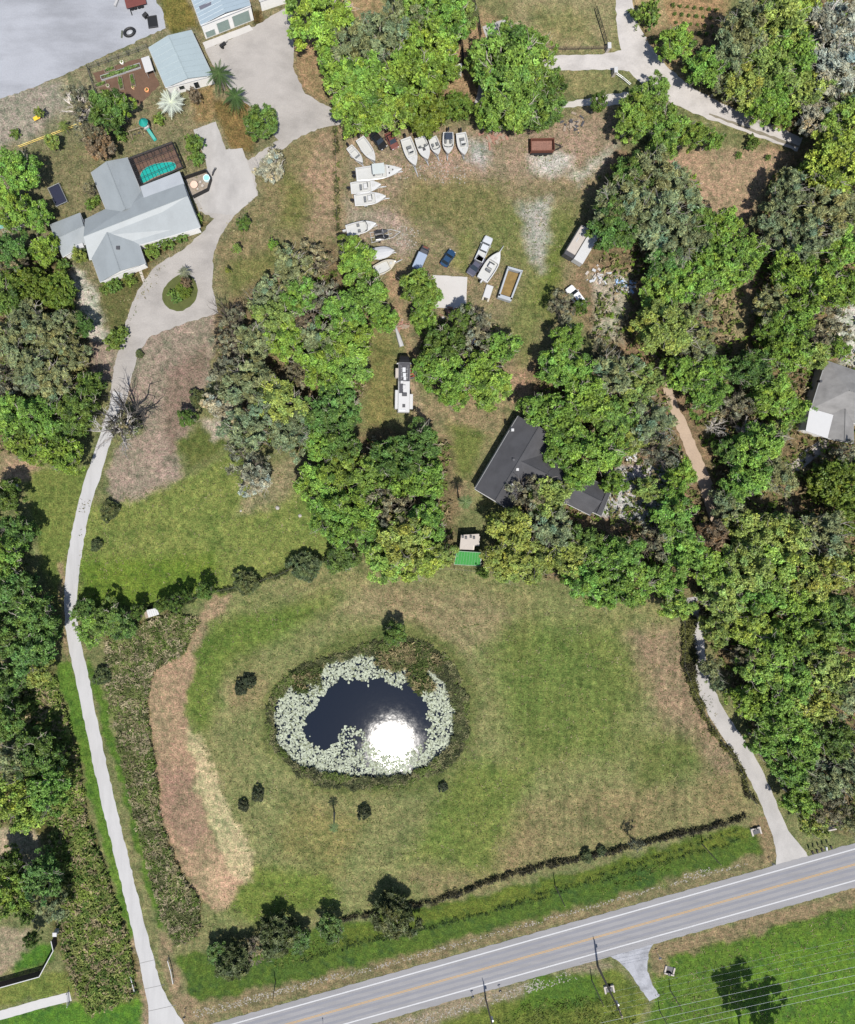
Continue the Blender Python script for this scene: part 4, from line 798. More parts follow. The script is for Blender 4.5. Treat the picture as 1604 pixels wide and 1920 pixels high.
scm = bpy.data.materials.new('insect_screen'); scm.use_nodes = True; n_ = scm.node_tree.nodes; t_ = n_.new('ShaderNodeBsdfTransparent'); mx_ = n_.new('ShaderNodeMixShader'); mx_.inputs[0].default_value = .22
n_['Principled BSDF'].inputs['Base Color'].default_value = (.02,.02,.022,1); scm.node_tree.links.new(t_.outputs[0], mx_.inputs[1]); scm.node_tree.links.new(n_['Principled BSDF'].outputs[0], mx_.inputs[2]); scm.node_tree.links.new(mx_.outputs[0], n_['Material Output'].inputs['Surface'])
sc_ = MB(); sc_.add([tuple(p+Vector((0,0,.06))) for p in c4], [(0,3,2,1)])
for a, b in ((0,1),(1,2)): sc_.add([(c4[a].x,c4[a].y,.05),(c4[b].x,c4[b].y,.05),tuple(c4[b]),tuple(c4[a])], [(0,1,2,3)])
sc_.build('screen', scm, cage)
pl = empty('swimming_pool', (0,0,0), 0, 'teal kidney-shaped swimming pool on a brown deck inside the cage', 'swimming pool')
mb = MB(); mb.prism([p[:2] for p in g4], -.02, .09); mb.build('deck', M_DECK, pl)
kp = smooth([(262,330),(268,318),(285,308),(308,304),(326,303),(332,309),(330,319),(312,325),(290,333),(272,344),(264,345)], 2)
kw = [(u-1.6, v-1) for u, v in kp]
mb = MB(); mb.prism([P(*c)[:2] for c in kp], .0, .115); mb.build('water', mk('pool_water', (.008,.36,.31), .12, .04, .6, spec=.5), pl)
mb = MB(); kc = [P(*c) for c in kp]; mb.tube([Vector((p.x,p.y,.12)) for p in kc]+[Vector((kc[0].x,kc[0].y,.12))], .10, 4); mb.build('coping', mk('coping_stone', (.25,.18,.14), .8, .1), pl)
# pale workshop and RV garage
h2 = bldg('workshop', 'pale blue gabled workshop with white end wall beside the gravel parking', 'workshop')
r_, w_, ins = gable(h2, (279,89), (359,56), (311,164), (399,141), 3.0, 4.0, M_ROOFP, M_WALLW, seams=1.2, oh=.15)
for t in (.3, .62): window_on(h2, ins[3], ins[2], t, 1.1 if t < .5 else 1.0, .9 if t < .5 else .05, 2.1, 'window' if t < .5 else 'door')
h3 = bldg('garage', 'tall white garage with blue-white roof and three green-grey doors', 'garage')
a, b, c, d = (P(*q, 4.3) for q in ((377,47), (470,10), (440,-95), (340,-55)))
mb = MB(); r0, r1 = (a+b)/2, (c+d)/2; r0.z = r1.z = 5.0
mb.slab([a, r0, r1, d], .14); mb.slab([r0, b, c, r1], .14); rf = mb.build('roof', M_ROOFG, h3)
sb = MB()
for p, q in ((a, d), (b, c)):
    for i in range(15): t = i/14; sb.tube([p.lerp(q, t)+Vector((0,0,.02)), r0.lerp(r1, t)+Vector((0,0,.02))], .03, 3, False)
sb.build('roof_seam', M_ROOFG, rf); mb = MB(); k4 = [P(u, v, z) for u, v, z in ((373,12,4.5),(396,2,4.75),(399,8,4.75),(376,18,4.5))]; mb.slab(k4[::-1], .06); mb.build('skylight', mk('dark_skylight', (.09,.09,.11), .3, .1), rf)
wp = [p+Vector((0,.15,0)) for p in (a, b, c, d)]; mb = MB(); mb.prism([p[:2] for p in wp], 0, 4.15); mb.build('wall', M_WALLW, h3)
for t, w, zt in ((.12, 2.0, 1.9), (.40, 2.6, 3.0), (.77, 3.7, 3.2)):
    o = window_on(h3, wp[0], wp[1], t, w, .25, zt, 'garage_door', mk('green_grey_door', (.17,.22,.20), .5, .08), .05)
mb = MB()
for s, e in ((a,b),(b,c),(c,d),(d,a)): mb.tube([s+Vector((0,0,-.1)), e+Vector((0,0,-.1))], .12, 4)
mb.build('fascia', M_WHITE, h3)
h4 = bldg('outbuilding', 'white outbuilding cut by the top edge, right of the tall garage', 'outbuilding')
gable(h4, (487,2), (548,-18), (470,-60), (525,-80), 3, 4, M_WHITE, M_WALLW, oh=.12)
window_on(h4, P(490,6,1.5), P(540,-10,1.5), .5, 2.4, .1, 2.3, 'garage_door', M_STEEL)
# black-roofed house
h5 = bldg('house', 'charcoal shingle-roofed house half hidden under oaks north-east of the pond')
gable(h5, (891,917), (957,957), (972,780), (1038,820), 3.0, 5.2, M_CHAR, M_WALLB)
gable(h5, (987,836), (958,893), (1136,912), (1107,966), 3.02, 4.9, M_CHAR, M_WALLB)
gable(h5, (1128,968), (1102,956), (1150,912), (1132,900), 2.9, 4.0, M_CHAR, M_WALLB)
for u, v, mm in ((963,862,M_DARK), (970,880,M_WHITE), (961,806,M_WHITE), (962,908,M_WHITE)):
    p = P(u, v, 4.6); mb = MB(); mb.bbox(p.x-.3, p.x+.3, p.y-.3, p.y+.3, 3.6, 4.95); mb.build('roof_vent', mm, h5)
# grey house on the right edge
h6 = bldg('house', 'grey shingle hip-roofed house cut by the right edge of the picture')
gable(h6, (1522,766), (1550,676), (1665,815), (1690,725), 3.0, 5.2, M_SHING, M_WALLB, hip=.28, hip2=.28)
gable(h6, (1558,765), (1600,770), (1553,822), (1602,832), 3.05, 3.9, M_SHING, M_WALLB)
mb = MB(); f_ = [P(*c, 3.25) for c in ((1519,765),(1563,778),(1552,822),(1511,808))]; mb.slab(f_[::-1], .15); mb.build('flat_roof', M_WHITE, h6)
mb = MB(); mb.prism([(p.x*.9985, p.y) for p in (P(*c, 3) for c in ((1523,769),(1560,780),(1550,818),(1515,806)))], 0, 3.08); mb.build('porch_wall', M_WALLW, h6)
p = P(1537,715,3.6); mb = MB(); mb.bbox(p.x-.25, p.x+.25, p.y-.25, p.y+.25, 3.2, 4.1); mb.build('roof_vent', M_DARK, h6)
# green shed and its pale lean-to
h7 = bldg('shed', 'green-roofed shed standing on the edge of the pond field', 'shed')
mb = MB(); f_ = [P(u, v, z) for u, v, z in ((857,1033,2.9),(902,1036,2.9),(901,1061,2.4),(852,1058,2.4))]; mb.slab(f_[::-1], .1); rf = mb.build('roof', mk('green_metal_roof', A(52,160,60), .65, .07, 1, spec=.2), h7)
mb = MB(); d0 = f_
for i in range(4): mb.tube([d0[i]+Vector((0,0,.01)), d0[(i+1)%4]+Vector((0,0,.01))], .07, 4)
for i in range(1, 9): mb.tube([d0[0].lerp(d0[1], i/9)+Vector((0,0,.015)), d0[3].lerp(d0[2], i/9)+Vector((0,0,.015))], .02, 3, False)
mb.build('roof_trim', mk('pale_green_trim', A(190,220,190), .5, .05), rf)
mb = MB(); mb.prism([P(*c, 0)[:2] for c in ((858,1034),(899,1036),(898,1057),(854,1055))], 0, 2.3); mb.build('wall', M_WALLW, h7)
h8 = bldg('lean_to', 'pale flat-roofed lean-to joined north of the green roof', 'shed')
mb = MB(); f_ = [P(*c, 2.5) for c in ((865,1003),(899,1001),(898,1022),(888,1023),(887,1031),(862,1030))]; mb.prism([q[:2] for q in f_], 2.35, 2.5); mb.build('roof', M_CREAM, h8)
mb = MB(); mb.prism([P(*c)[:2] for c in ((867,1005),(896,1003),(895,1020),(886,1021),(885,1028),(865,1028))], 0, 2.34); mb.build('wall', M_WALLB, h8)
for i, u in enumerate((868,874,883,889)):
    p = P(u, 1006+i%2*2, 2.5); mb = MB(); mb.box(p.x-.22, p.x+.22, p.y-.28, p.y+.28, 2.5, 2.75); mb.build('roof_box', M_DARK, h8)
h9 = bldg('shed', 'small white-roofed shed in the reeds at the head of the ditch', 'shed')
mb = MB(); f_ = [P(*c, 2.1) for c in ((275,1144),(294,1140),(299,1152),(279,1158))]; mb.slab(f_[::-1], .12); rf = mb.build('roof', M_WHITE, h9)
mb = MB(); [mb.tube([f_[0].lerp(f_[1], i/5)+Vector((0,0,.02)), f_[3].lerp(f_[2], i/5)+Vector((0,0,.02))], .03, 3) for i in range(6)]; mb.build('roof_seam', M_STEEL, rf)
mb = MB(); mb.prism([q[:2] for q in (P(*c, 0) for c in ((276,1143),(293,1140),(297,1150),(280,1155)))], 0, 1.97); mb.build('wall', M_WOOD, h9)
h10 = bldg('carport', 'white-edged building by black shadow-line bars under the trees above the boats', 'carport')
mb = MB(); f_ = [P(*c, 2.6) for c in ((818,150),(864,130),(866,143),(822,156))]; mb.slab(f_[::-1], .12); mb.build('roof', M_CREAM, h10)
mb = MB(); mb.prism([q[:2] for q in (P(*c, 0) for c in ((822,149),(862,132),(864,141),(824,153)))], 0, 2.45); mb.build('wall', M_WALLW, h10)
# stepping stones, slab, teal tarp
for i in range(5):
    t = i/4; p = P(261+8*t, 500+24*t); mb = MB(); mb.bbox(-.42, .42, -.3, .3, 0, .07, .03)
    o = mb.build('stepping_stone', M_CREAM, None, (p.x, p.y, 0)); o.rotation_euler.z = -1.2; tag(o, ['white stepping stone touching the house wall','second stepping stone from the house wall','middle one of five white stepping stones','fourth stepping stone from the house wall','stepping stone closest to the drive'][i], 'stepping stone', 'stepping stones from house to drive')
mb = MB(); mb.prism([P(*q)[:2] for q in jag([(812,516),(876,520),(874,576),(842,579),(818,577),(808,556)], 12, .5, 3)], 0, .18); tag(mb.build('concrete_slab', M_CREAM if 0 else mk('white_slab', A(232,228,224), .85, .05, .5)), 'square white slab among the parked boats and cars', 'slab')
# ------------------------------------------------------------------ boats
GEL = mk('white_gelcoat', A(243,243,241), .25, .03, 1.0, spec=.5); GELC = mk('cream_gelcoat', A(236,228,208), .3, .04, 1.0, spec=.5)
FLOOR = mk('boat_deck', A(230,231,228), .7, .05, 2.0); HATCH = mk('boat_hatch', A(228,228,224), .5, .05, 2); COWL = mk('outboard_cowl', (.012,.012,.014), .3, .1, 2, spec=.5); CANV = mk('navy_canvas', (.02,.028,.045), .8, .15, 3)
GREY = mk('grey_vinyl', (.10,.105,.11), .6, .1, 3)
def boat(stern, bow, beam, label, gel=GEL, motors=1, console=True, ttop=False, canvas=False, bench=False, cover=False, windshield=False, z=.55, trailer=True, tongue=1.3, motorc=None, cuddy=False, group=None):
    zg = z+1.0; s, b = P(*stern, zg), P(*bow, zg); L = (b-s).length; an = math.atan2(b.y-s.y, b.x-s.x); B = beam/2; c = (s+b)/2
    t = empty('boat', (c.x, c.y, 0), an, label, 'boat', group)
    def hb(f): return B*(.90+.10*min(1, f/.3)) if f < .45 else B*max(.02, 1-((f-.45)/.55)**2.3)
    def ring(f):
        x = -L/2+L*f; h = hb(f); rise = .35*max(0, (f-.5)/.5)**1.6; k = z+.18*max(0,(f-.72)/.28)**2*1.9
        return x, h, z+.85+rise, k
    mb = MB(); R = []
    fs = [0,.1,.25,.4,.5,.6,.7,.78,.85,.91,.96,1.0]
    for f in fs:
        x, h, g, k = ring(f); R.append([(x,0,k),(x,h*.72,k+.28),(x,h,g-.05),(x,h*.99,g),(x,-h*.99,g),(x,-h,g-.05),(x,-h*.72,k+.28)])
    # hull shell with rolled gunwale around a cockpit recess
    fore = .66 if not cuddy else .45
    outer = [];
    for f in fs:
        x, h, g, k = ring(f); outer.append([(x,-h*.94,g+.03),(x,-h,g-.02),(x,-h*.96,g-.3),(x,-h*.72,k+.28),(x,0,k),(x,h*.72,k+.28),(x,h*.96,g-.3),(x,h,g-.02),(x,h*.94,g+.03)])
    mb.loft(outer, close=False, caps=False)
    cf = [f for f in fs if f < fore]+[fore]
    inn = []
    for f in [.04]+cf[1:]:
        x, h, g, k = ring(f); w = max(.05, h-.20); inn.append([(x,h*.94,g+.03),(x,w,g+.03),(x,w-.04,z+.42),(x,-w+.04,z+.42),(x,-w,g+.03),(x,-h*.94,g+.03)])
    x0, h0, g0, _ = ring(0); 
    wall = [[r[i] for r in inn] for i in range(6)]
    for i in (0, 1, 3, 4): mb.loft([[r[i], r[i+1]] for r in inn], close=False, caps=False)
    x1, h1_, g1, _ = ring(fore); w1 = h1_-.20; mb.add([(x1,w1,g1+.03),(x1,-w1,g1+.03),(x1,-w1+.04,z+.42),(x1,w1-.04,z+.42)], [(0,1,2,3)])
    mb.add([(x0,-h0,g0),(x0,h0,g0),(x0,h0*.72,z+.28),(x0,0,z),(x0,-h0*.72,z+.28)], [(0,1,2,3,4)])
    i0 = inn[0]; mb.add([(x0,h0*.94,g0+.03),(x0,-h0*.94,g0+.03),(i0[4][0],-h0*.94,g0+.03),(i0[0][0],h0*.94,g0+.03)], [(0,1,2,3)])
    mb.add([i0[1], i0[2], i0[3], i0[4]], [(0,1,2,3)])
    mb.build('hull', gel, t)
    dk = MB(); dk.loft([[r[2], r[3]] for r in inn], close=False, caps=False); dk.build('cockpit_floor', FLOOR, t)
    fd = MB(); ff = [fore]+[f for f in fs if f > fore]; fd.loft([[(ring(f)[0], ring(f)[1]*.94, ring(f)[2]+.03), (ring(f)[0], 0, ring(f)[2]+.10), (ring(f)[0], -ring(f)[1]*.94, ring(f)[2]+.03)] for f in ff], close=False, caps=False)
    fo = fd.build('foredeck', gel, t); hx = -L/2+L*(fore+.10); mb = MB(); gz = ring(fore+.1)[2]
    mb.bbox(hx-.3, hx+.3, -.3, .3, gz+.04, gz+.15, .04); mb.build('hatch', M_DARK if cuddy else HATCH, fo)
    if cover:
        mb = MB(); cr = []
        for f in [.0,.1,.25,.4,.5,.6,.7,.8,.9,.97]:
            x, h, g, k = ring(f); cr.append([(x,h*1.0,g),(x,h*.5,g+.28),(x,0,g+.36),(x,-h*.5,g+.28),(x,-h*1.0,g)])
        mb.loft(cr, close=False, caps=False); mb.build('boat_cover', mk('white_cover', A(228,230,234), .8, .06, 1.5, bump=.3), t)
    if console:
        mb = MB(); mb.bbox(-.55, .35, -B*.38, B*.38, z+.42, z+1.35, .12); o = mb.build('console', gel, t); mb = MB(); mb.bbox(.28, .4, -B*.34, B*.34, z+1.3, z+1.75, .03); mb.build('windscreen', M_GLASS, o)
        mb = MB(); mb.bbox(-1.35, -.85, -B*.4, B*.4, z+.42, z+1.02, .1); mb.build('seat', GREY if not bench else HATCH, t)
    if bench:
        for x in (-L*.28, L*.1): mb = MB(); mb.bbox(x-.2, x+.2, -B*.75, B*.75, z+.42, z+.85, .05); mb.build('bench', HATCH if x < 0 else GREY, t)
    if windshield:
        mb = MB(); x, h, g, k = ring(fore); mb.tube([(x-.5,h*.9,g+.02),(x+.05,h*.8,g+.4),(x+.25,0,g+.45),(x+.05,-h*.8,g+.4),(x-.5,-h*.9,g+.02)], .05, 4); mb.add([(x-.5,h*.9,g),(x,h*.8,g),(x+.2,0,g),(x,-h*.8,g),(x-.5,-h*.9,g),(x-.5,h*.9,g+.05),(x+.05,h*.8,g+.4),(x+.25,0,g+.45),(x+.05,-h*.8,g+.4),(x-.5,-h*.9,g+.05)], [(0,1,6,5),(1,2,7,6),(2,3,8,7),(3,4,9,8)]); mb.build('windscreen', M_GLASS, t)
        for y in (-.45, .45): mb = MB(); mb.bbox(-.3*L*.3-.3, -.3*L*.3+.3, y*B-.22, y*B+.22, z+.42, z+1.0, .08); mb.build('seat', GREY, t)
    if ttop:
        mb = MB(); mb.bbox(-1.5, 1.1, -B*.72, B*.72, z+2.3, z+2.42, .05); o = mb.build('hard_top', mk('t_top', A(226,234,232), .4, .04), t); mb = MB()
        for x in (-1.1, .7):
            for y in (-1, 1): mb.tube([(x,y*B*.5,z+.42),(x,y*B*.6,z+2.3)], .04, 5)
        mb.build('top_frame', M_STEEL, o)
        for x, y in ((L*.22, .25), (L*.22, -.25), (L*.3, 0)): mb = MB(); mb.cyl((x, y*B*1.6), .14, z+1.0, z+1.32, 8); mb.build('deck_hatch', M_DARK, t)
    if canvas:
        mb = MB(); mb.bbox(-L*.36, -L*.06, -B*.62, B*.62, z+1.9, z+2.02, .08); o = mb.build('canopy', CANV, t); mb = MB()
        for x in (-L*.33, -L*.1):
            for y in (-1, 1): mb.tube([(x,y*B*.8,z+.85),(x,y*B*.58,z+1.9)], .03, 4)
        mb.build('canopy_frame', M_STEEL, o)
    for i in range(motors):
        y = (i-(motors-1)/2)*.75; mb = MB(); mb.loft([[(-L/2+x, y+a*.22*w, z+zz) for a, zz in ((-1,.75),(-1,1.15),(-.6,1.38),(.6,1.38),(1,1.15),(1,.75))] for x, w in ((-.85,.7),(-.72,1),(-.25,1),(-.1,.8))]); mo = mb.build('outboard_motor', motorc or COWL, t)
        mb = MB(); mb.bbox(-L/2-.5, -L/2-.15, y-.07, y+.07, z-.15, z+.8, .03); mb.build('motor_leg', M_DARK, mo)
    if trailer:
        tr = empty('boat_trailer', (c.x, c.y, 0), an, 'trailer under the '+label, 'boat trailer', 'trailers under the boats'); mb = MB(); xe = L/2+tongue
        for y in (-1, 1): mb.tube([(-L/2+.2,y*B*.55,.42),(L*.15,y*B*.55,.42),(L*.42,y*.12,.42),(xe,0,.42)], .06, 4)
        for x in (-L*.3, -L*.05, L*.2): mb.tube([(x,-B*.55,.42),(x,B*.55,.42)], .05, 4)
        mb.tube([(L*.47,0,.42),(L*.47,0,z+.8)], .05, 4); mb.tube([(-L*.15,-B*.92,.32),(-L*.15,B*.92,.32)], .04, 4); mb.build('frame', M_STEEL, tr)
        for y in (-1, 1):
            mb = MB(); mb.ycyl(-L*.15, y*B*.82-.1, y*B*.82+.1, .31, .31, 12); w = mb.build('wheel', M_BLACK, tr); mb = MB(); mb.bbox(-L*.15-.42, -L*.15+.42, y*B*.82-.13, y*B*.82+.13, .62, .70, .03); mb.build('mudguard', M_STEEL, tr)
        for y in (-1, 1): mb = MB(); mb.box(-L*.4, L*.25, y*B*.35-.05, y*B*.35+.05, .46, z+.24); mb.build('bunk', M_WOOD, tr)
        mb = MB(); mb.tube([(xe-.25,0,.02),(xe-.25,0,.7)], .045, 5); mb.build('jack', M_STEEL, tr)
    return t
G1 = 'boats in the upper row under the trees'; G2 = 'boats stacked side by side left of the yard'
boat((655,274), (681,305), 1.75, 'small open skiff with benches at the left end of the boat row', bench=True, console=False, group=G1, tongue=.5)
boat((675,258), (704,302), 2.3, 'long open white boat with black outboard beside the skiff', console=False, bench=False, windshield=False, group=G1, tongue=.4)
boat((761,258), (780,311), 2.6, 'white fishing boat with long trailer tongue, right of the maroon car', console=True, group=G1, tongue=1.9)
boat((787,256), (803,299), 2.5, 'white cuddy boat between two hulls, bow close to the sand', cuddy=True, console=False, windshield=True, group=G1, tongue=.8)
boat((811,256), (823,290), 2.1, 'narrow white bow-rider half under the dense tree', console=False, windshield=True, group=G1, tongue=.9)
boat((841,247), (841,289), 2.4, 'white boat with dark canvas canopy over its cockpit', console=False, canvas=True, windshield=True, group=G1, tongue=.8)
boat((865,248), (872,291), 2.4, 'white runabout at the right end of the boat row', console=True, group=G1, tongue=.3)
boat((668,326), (754,317), 3.1, 'big centre-console boat with hard top and twin black outboards', motors=2, ttop=True, group=G2, tongue=.3)
boat((658,352), (715,346), 2.7, 'cluttered white boat second from the top in the left stack', motors=1, console=True, group=G2, tongue=1.2)
boat((665,375), (724,368), 2.7, 'white boat with grey cockpit third from the top in the left stack', motors=1, console=True, group=G2, tongue=.9)
boat((650,432), (706,419), 2.7, 'white boat with open grey cockpit just above the bright oak', console=False, windshield=True, motorc=GEL, group=G2, tongue=.3)
boat((696,476), (740,470), 2.6, 'boat under pale cover with its stern hidden by the oak', cover=True, console=False, group=G2, tongue=.5)
boat((703,508), (743,489), 2.6, 'cream boat with long trailer tongue at the corner of the oak', gel=GELC, console=False, group=G2, tongue=1.6)
boat((905,524), (938,472), 2.9, 'long white boat with pointed bow beside the two pickups', console=True, motorc=GEL, tongue=2.0)
# jet skis on a trailer
js = empty('double_trailer', (*P(715,443)[:2], 0), math.atan2(8, 40), 'cluttered steel trailer carrying two watercraft below the open boat', 'trailer'); mb = MB()
for y in (-1.1, 0, 1.1): mb.tube([(-2.4,y,.4),(2.3,y*.8,.4)], .06, 4)
for x in (-2.2,-1,.3,1.6): mb.tube([(x,-1.1,.4),(x,1.1,.4)], .05, 4)
mb.tube([(2.3,.9,.4),(4.2,0,.4)], .06, 4); mb.tube([(2.3,-.9,.4),(4.2,0,.4)], .06, 4); mb.build('frame', M_WHITE, js)
for y in (-1.25, 1.25): mb = MB(); mb.ycyl(-.6, y-.1, y+.1, .28, .28); mb.build('wheel', M_BLACK, js)
for i, y in enumerate((-.6, .6)):
    p = js.location; an = js.rotation_euler.z; t = empty('jet_ski', (p.x-math.sin(an)*y, p.y+math.cos(an)*y, .46), an, ['black watercraft on the lower side of the cluttered trailer','black watercraft on the upper side of the cluttered trailer'][i], 'jet ski', 'watercraft on the cluttered trailer')
    mb = MB(); mb.loft([[(x, a*.5*w, zz) for a, zz in ((0,0),(1,.22),(1,.42),(.5,.5*h),(-.5,.5*h),(-1,.42),(-1,.22))] for x, w, h in ((-1.4,.9,1),(-.4,1,1.05),(.6,.95,1.3),(1.2,.6,1.2),(1.55,.1,1.05))]); mb.build('hull', COWL if i == 0 else M_DARK, t)
    mb = MB(); mb.bbox(-1.2, .1, -.2, .2, .5, .78, .08); mb.build('seat', M_BLACK, t); mb = MB(); mb.tube([(.45,-.4,.95),(.35,0,.98),(.45,.4,.95)], .035, 5); mb.tube([(.35,0,.6),(.35,0,.98)], .05, 5); mb.build('handlebar', M_WHITE, t)
# ------------------------------------------------------------------ cars
def car(c0, c1, label, cat, paint, w=1.85, kind='sedan', bed=None, group=None, name='parked_car', glass=M_GLASS):
    """c0 rear px, c1 front px (measured at roof height)"""
    a, b = P(*c0, .9), P(*c1, .9); L = (b-a).length; an = math.atan2(b.y-a.y, b.x-a.x); c = (a+b)/2; t = empty(name, (c.x, c.y, 0), an, label, cat, group); h = w/2; mb = MB()
    prof = {'sedan': ((0,.62,.82,.8),(.03,.45,.9,.95),(.2,.35,.95,1),(.45,.33,.93,1),(.72,.33,.9,1),(.93,.4,.8,.94),(1,.55,.72,.78)),
            'pickup': ((0,.5,.95,.9),(.02,.42,1.0,.97),(.36,.36,1.02,1),(.38,.36,1.02,1),(.72,.36,1.02,1),(.95,.42,.96,.95),(1,.55,.9,.85)), 'suv': ((0,.5,1.0,.9),(.02,.42,1.05,.97),(.35,.36,1.05,1),(.7,.36,1.05,1),(.95,.42,.98,.95),(1,.55,.9,.85))}[kind]
    mb.loft([[(-L/2+L*f, s*h*w_, z) for s, z in ((-1,z0),(-1,z1-.12),(-.86,z1),(.86,z1),(1,z1-.12),(1,z0))] for f, z0, z1, w_ in prof]); body = mb.build('body', paint, t, smooth=False)
    f0, f1, rz = {'sedan': (.12,.70,1.42), 'pickup': (.38,.74,1.75), 'suv': (.03,.74,1.75)}[kind]; zb = prof[3][2]-.02; x0, x1 = -L/2+L*f0, -L/2+L*f1; i0, i1 = (.55,.75) if kind == 'sedan' else (.14,.75)
    mb = MB(); lo = [(x0,-h*.88,zb),(x1,-h*.88,zb),(x1,h*.88,zb),(x0,h*.88,zb)]; hi = [(x0+i0,-h*.72,rz-.04),(x1-i1,-h*.72,rz-.04),(x1-i1,h*.72,rz-.04),(x0+i0,h*.72,rz-.04)]
    mb.loft([lo, hi]); mb.build('windows', glass, t); mb = MB(); mb.bbox(x0+i0-.06, x1-i1+.04, -h*.74, h*.74, rz-.05, rz+.02, .03)
    for (p, q) in zip(lo, hi): mb.tube([p, q], .045, 4)
    mb.build('roof', paint, t)
    if kind == 'pickup':
        bx0, bx1 = -L/2+.12, x0-.08; mb = MB(); mb.box(bx0, bx1, -h*.76, h*.76, 1.025, 1.035); bd = mb.build('bed', bed or M_DARK, t); mb = MB(); zt = 1.14
        for y in (-1, 1): mb.bbox(bx0-.08, bx1+.05, y*h*.86-.09, y*h*.86+.09, .95, zt+.05, .03)
        mb.bbox(bx0-.1, bx0, -h*.8, h*.8, .95, zt+.05, .03); mb.build('bed_side', paint, t)
    for x in (-L*.31, L*.31):
        for s in (-1, 1): mb = MB(); mb.ycyl(x, s*h*.99-.12, s*h*.99+.03, .34, .34, 14); wh = mb.build('wheel', M_BLACK, t); mb = MB(); mb.ycyl(x, s*h*.99-.05, s*h*.99+.04, .34, .19, 10); mb.build('rim', M_STEEL, wh)
    for s in (-1, 1):
        mb = MB(); mb.bbox(L/2-.2, L/2-.02, s*h*.68-.16, s*h*.68+.16, .62, .78, .03); mb.build('headlight', M_WHITE, t); mb = MB(); mb.bbox(-L/2-.01, -L/2+.12, s*h*.72-.12, s*h*.72+.12, .66, .82, .03); mb.build('tail_light', mk('red_lens', (.3,.01,.01), .3, .05), t)
        mb = MB(); mb.bbox(x1-.55, x1-.38, s*(h+.1)-.1, s*(h+.1)+.1, zb, zb+.16, .03); mb.build('wing_mirror', paint, t)
    return t
BLK = mk('black_paint', (.012,.012,.013), .22, .1, 2, spec=.6); MAR = mk('maroon_paint', (.11,.04,.032), .35, .2, 2, spec=.5); NAVY = mk('navy_paint', (.012,.035,.075), .25, .1, 2, spec=.6); SILV = mk('silver_paint', (.46,.47,.48), .3, .05, 2, metal=.3, spec=.5); CHARP = mk('charcoal_paint', (.055,.055,.075), .28, .1, 2, spec=.5); PALEB = mk('pale_blue_panel', A(186,202,226), .4, .06, 2); WHP = mk('white_paint', (.52,.52,.52), .25, .03, 2, spec=.5)
car((698,248), (722,277), 'black car nosing out from under the tree beside the white boats', 'car', BLK)
car((728,248), (743,278), 'maroon car with blue-tinted windscreen next to the black one', 'car', MAR)
car((831,498), (850,469), 'small navy blue car parked alone above the white slab', 'car', NAVY)
car((897,490), (918,444), 'silver pickup with pale bed, in front of the charcoal one', 'pickup', SILV, 2.0, 'pickup', FLOOR, name='pickup_truck')
car((904,482), (881,515), 'charcoal pickup nose to tail with the silver one', 'pickup', CHARP, 2.0, 'pickup', M_DARK, name='pickup_truck')
car((1093,572), (1067,538), 'white jeep half hidden under the trees right of the yard', 'jeep', WHP, 1.95, 'suv', name='parked_car')
t = empty('box_truck', (*P(789,486,1)[:2], 0), math.radians(66), 'small truck with pale blue box and dark cab above the middle grove', 'truck')
mb = MB(); mb.bbox(-2.6, 1.0, -1.0, 1.0, .7, 2.3, .08); mb.build('box', PALEB, t); mb = MB(); mb.loft([[(x, s*.9, z) for s, z in ((-1,.5),(-1,zz-.3),(-.8,zz),(.8,zz),(1,zz-.3),(1,.5))] for x, zz in ((1.05,1.8),(1.9,1.8),(2.2,1.3),(2.9,1.15),(3.0,.9))]); mb.build('cab', M_DARK, t)
mb = MB(); mb.bbox(1.9, 2.15, -.75, .75, 1.3, 1.75, .05); mb.build('windscreen', M_GLASS, t); mb = MB(); mb.bbox(2.3, 2.9, -.6, .6, 1.1, 1.24, .05); mb.build('bonnet', M_RUST, t)
for x in (-1.6, 2.1):
    for s in (-1, 1): mb = MB(); mb.ycyl(x, s*.92-.12, s*.92+.06, .38, .38); mb.build('wheel', M_BLACK, t)
# long camper with dark front roof
t = empty('camper', (*P(757,722,1.5)[:2], 0), math.radians(90-1), 'long camper with black front roof and white rear roof on the grass lane', 'camper')
mb = MB(); mb.bbox(-5.9, 4.6, -1.22, 1.22, .6, 3.1, .1); mb.build('body', M_WHITE, t)
mb = MB(); mb.bbox(.6, 4.5, -1.15, 1.15, 3.1, 3.15, .03); mb.bbox(-1.9, .6, .2, 1.05, 3.1, 3.14, .03); mb.build('roof_membrane', mk('dark_membrane', (.04,.04,.046), .7, .25, 2), t)
mb = MB(); mb.loft([[(x, s*1.2*w, z) for s, z in ((-1,.6),(-1,zz-.25),(-.85,zz),(.85,zz),(1,zz-.25),(1,.6))] for x, zz, w in ((4.6,3.0,1),(5.2,2.8,.98),(5.9,2.4,.9),(6.25,1.9,.7))]); mb.build('nose', M_BLACK, t)
for x0, x1, s in ((1.4,3.4,1), (-5.2,-1.2,1), (-5.2,-2.0,-1)):
    mb = MB(); y0, y1 = (1.2,1.85) if s > 0 else (-1.95,-1.2); mb.bbox(x0, x1, y0, y1, .9, 2.8, .06); mb.build('slide_out', M_CREAM if x0 > 0 else M_WHITE, t)
for x, y, a, b in ((3.0,.1,.5,.35), (1.9,.0,.45,.35), (1.2,-.1,.4,.3), (-.6,.0,.4,.3), (-2.2,-.1,.35,.5), (.4,.5,.3,.3)): mb = MB(); mb.bbox(x-a, x+a, y-b, y+b, 3.14, 3.42, .06); mb.build('roof_unit', M_STEEL if x > 1 else (M_DARK if x < -1.5 else M_WHITE), t)
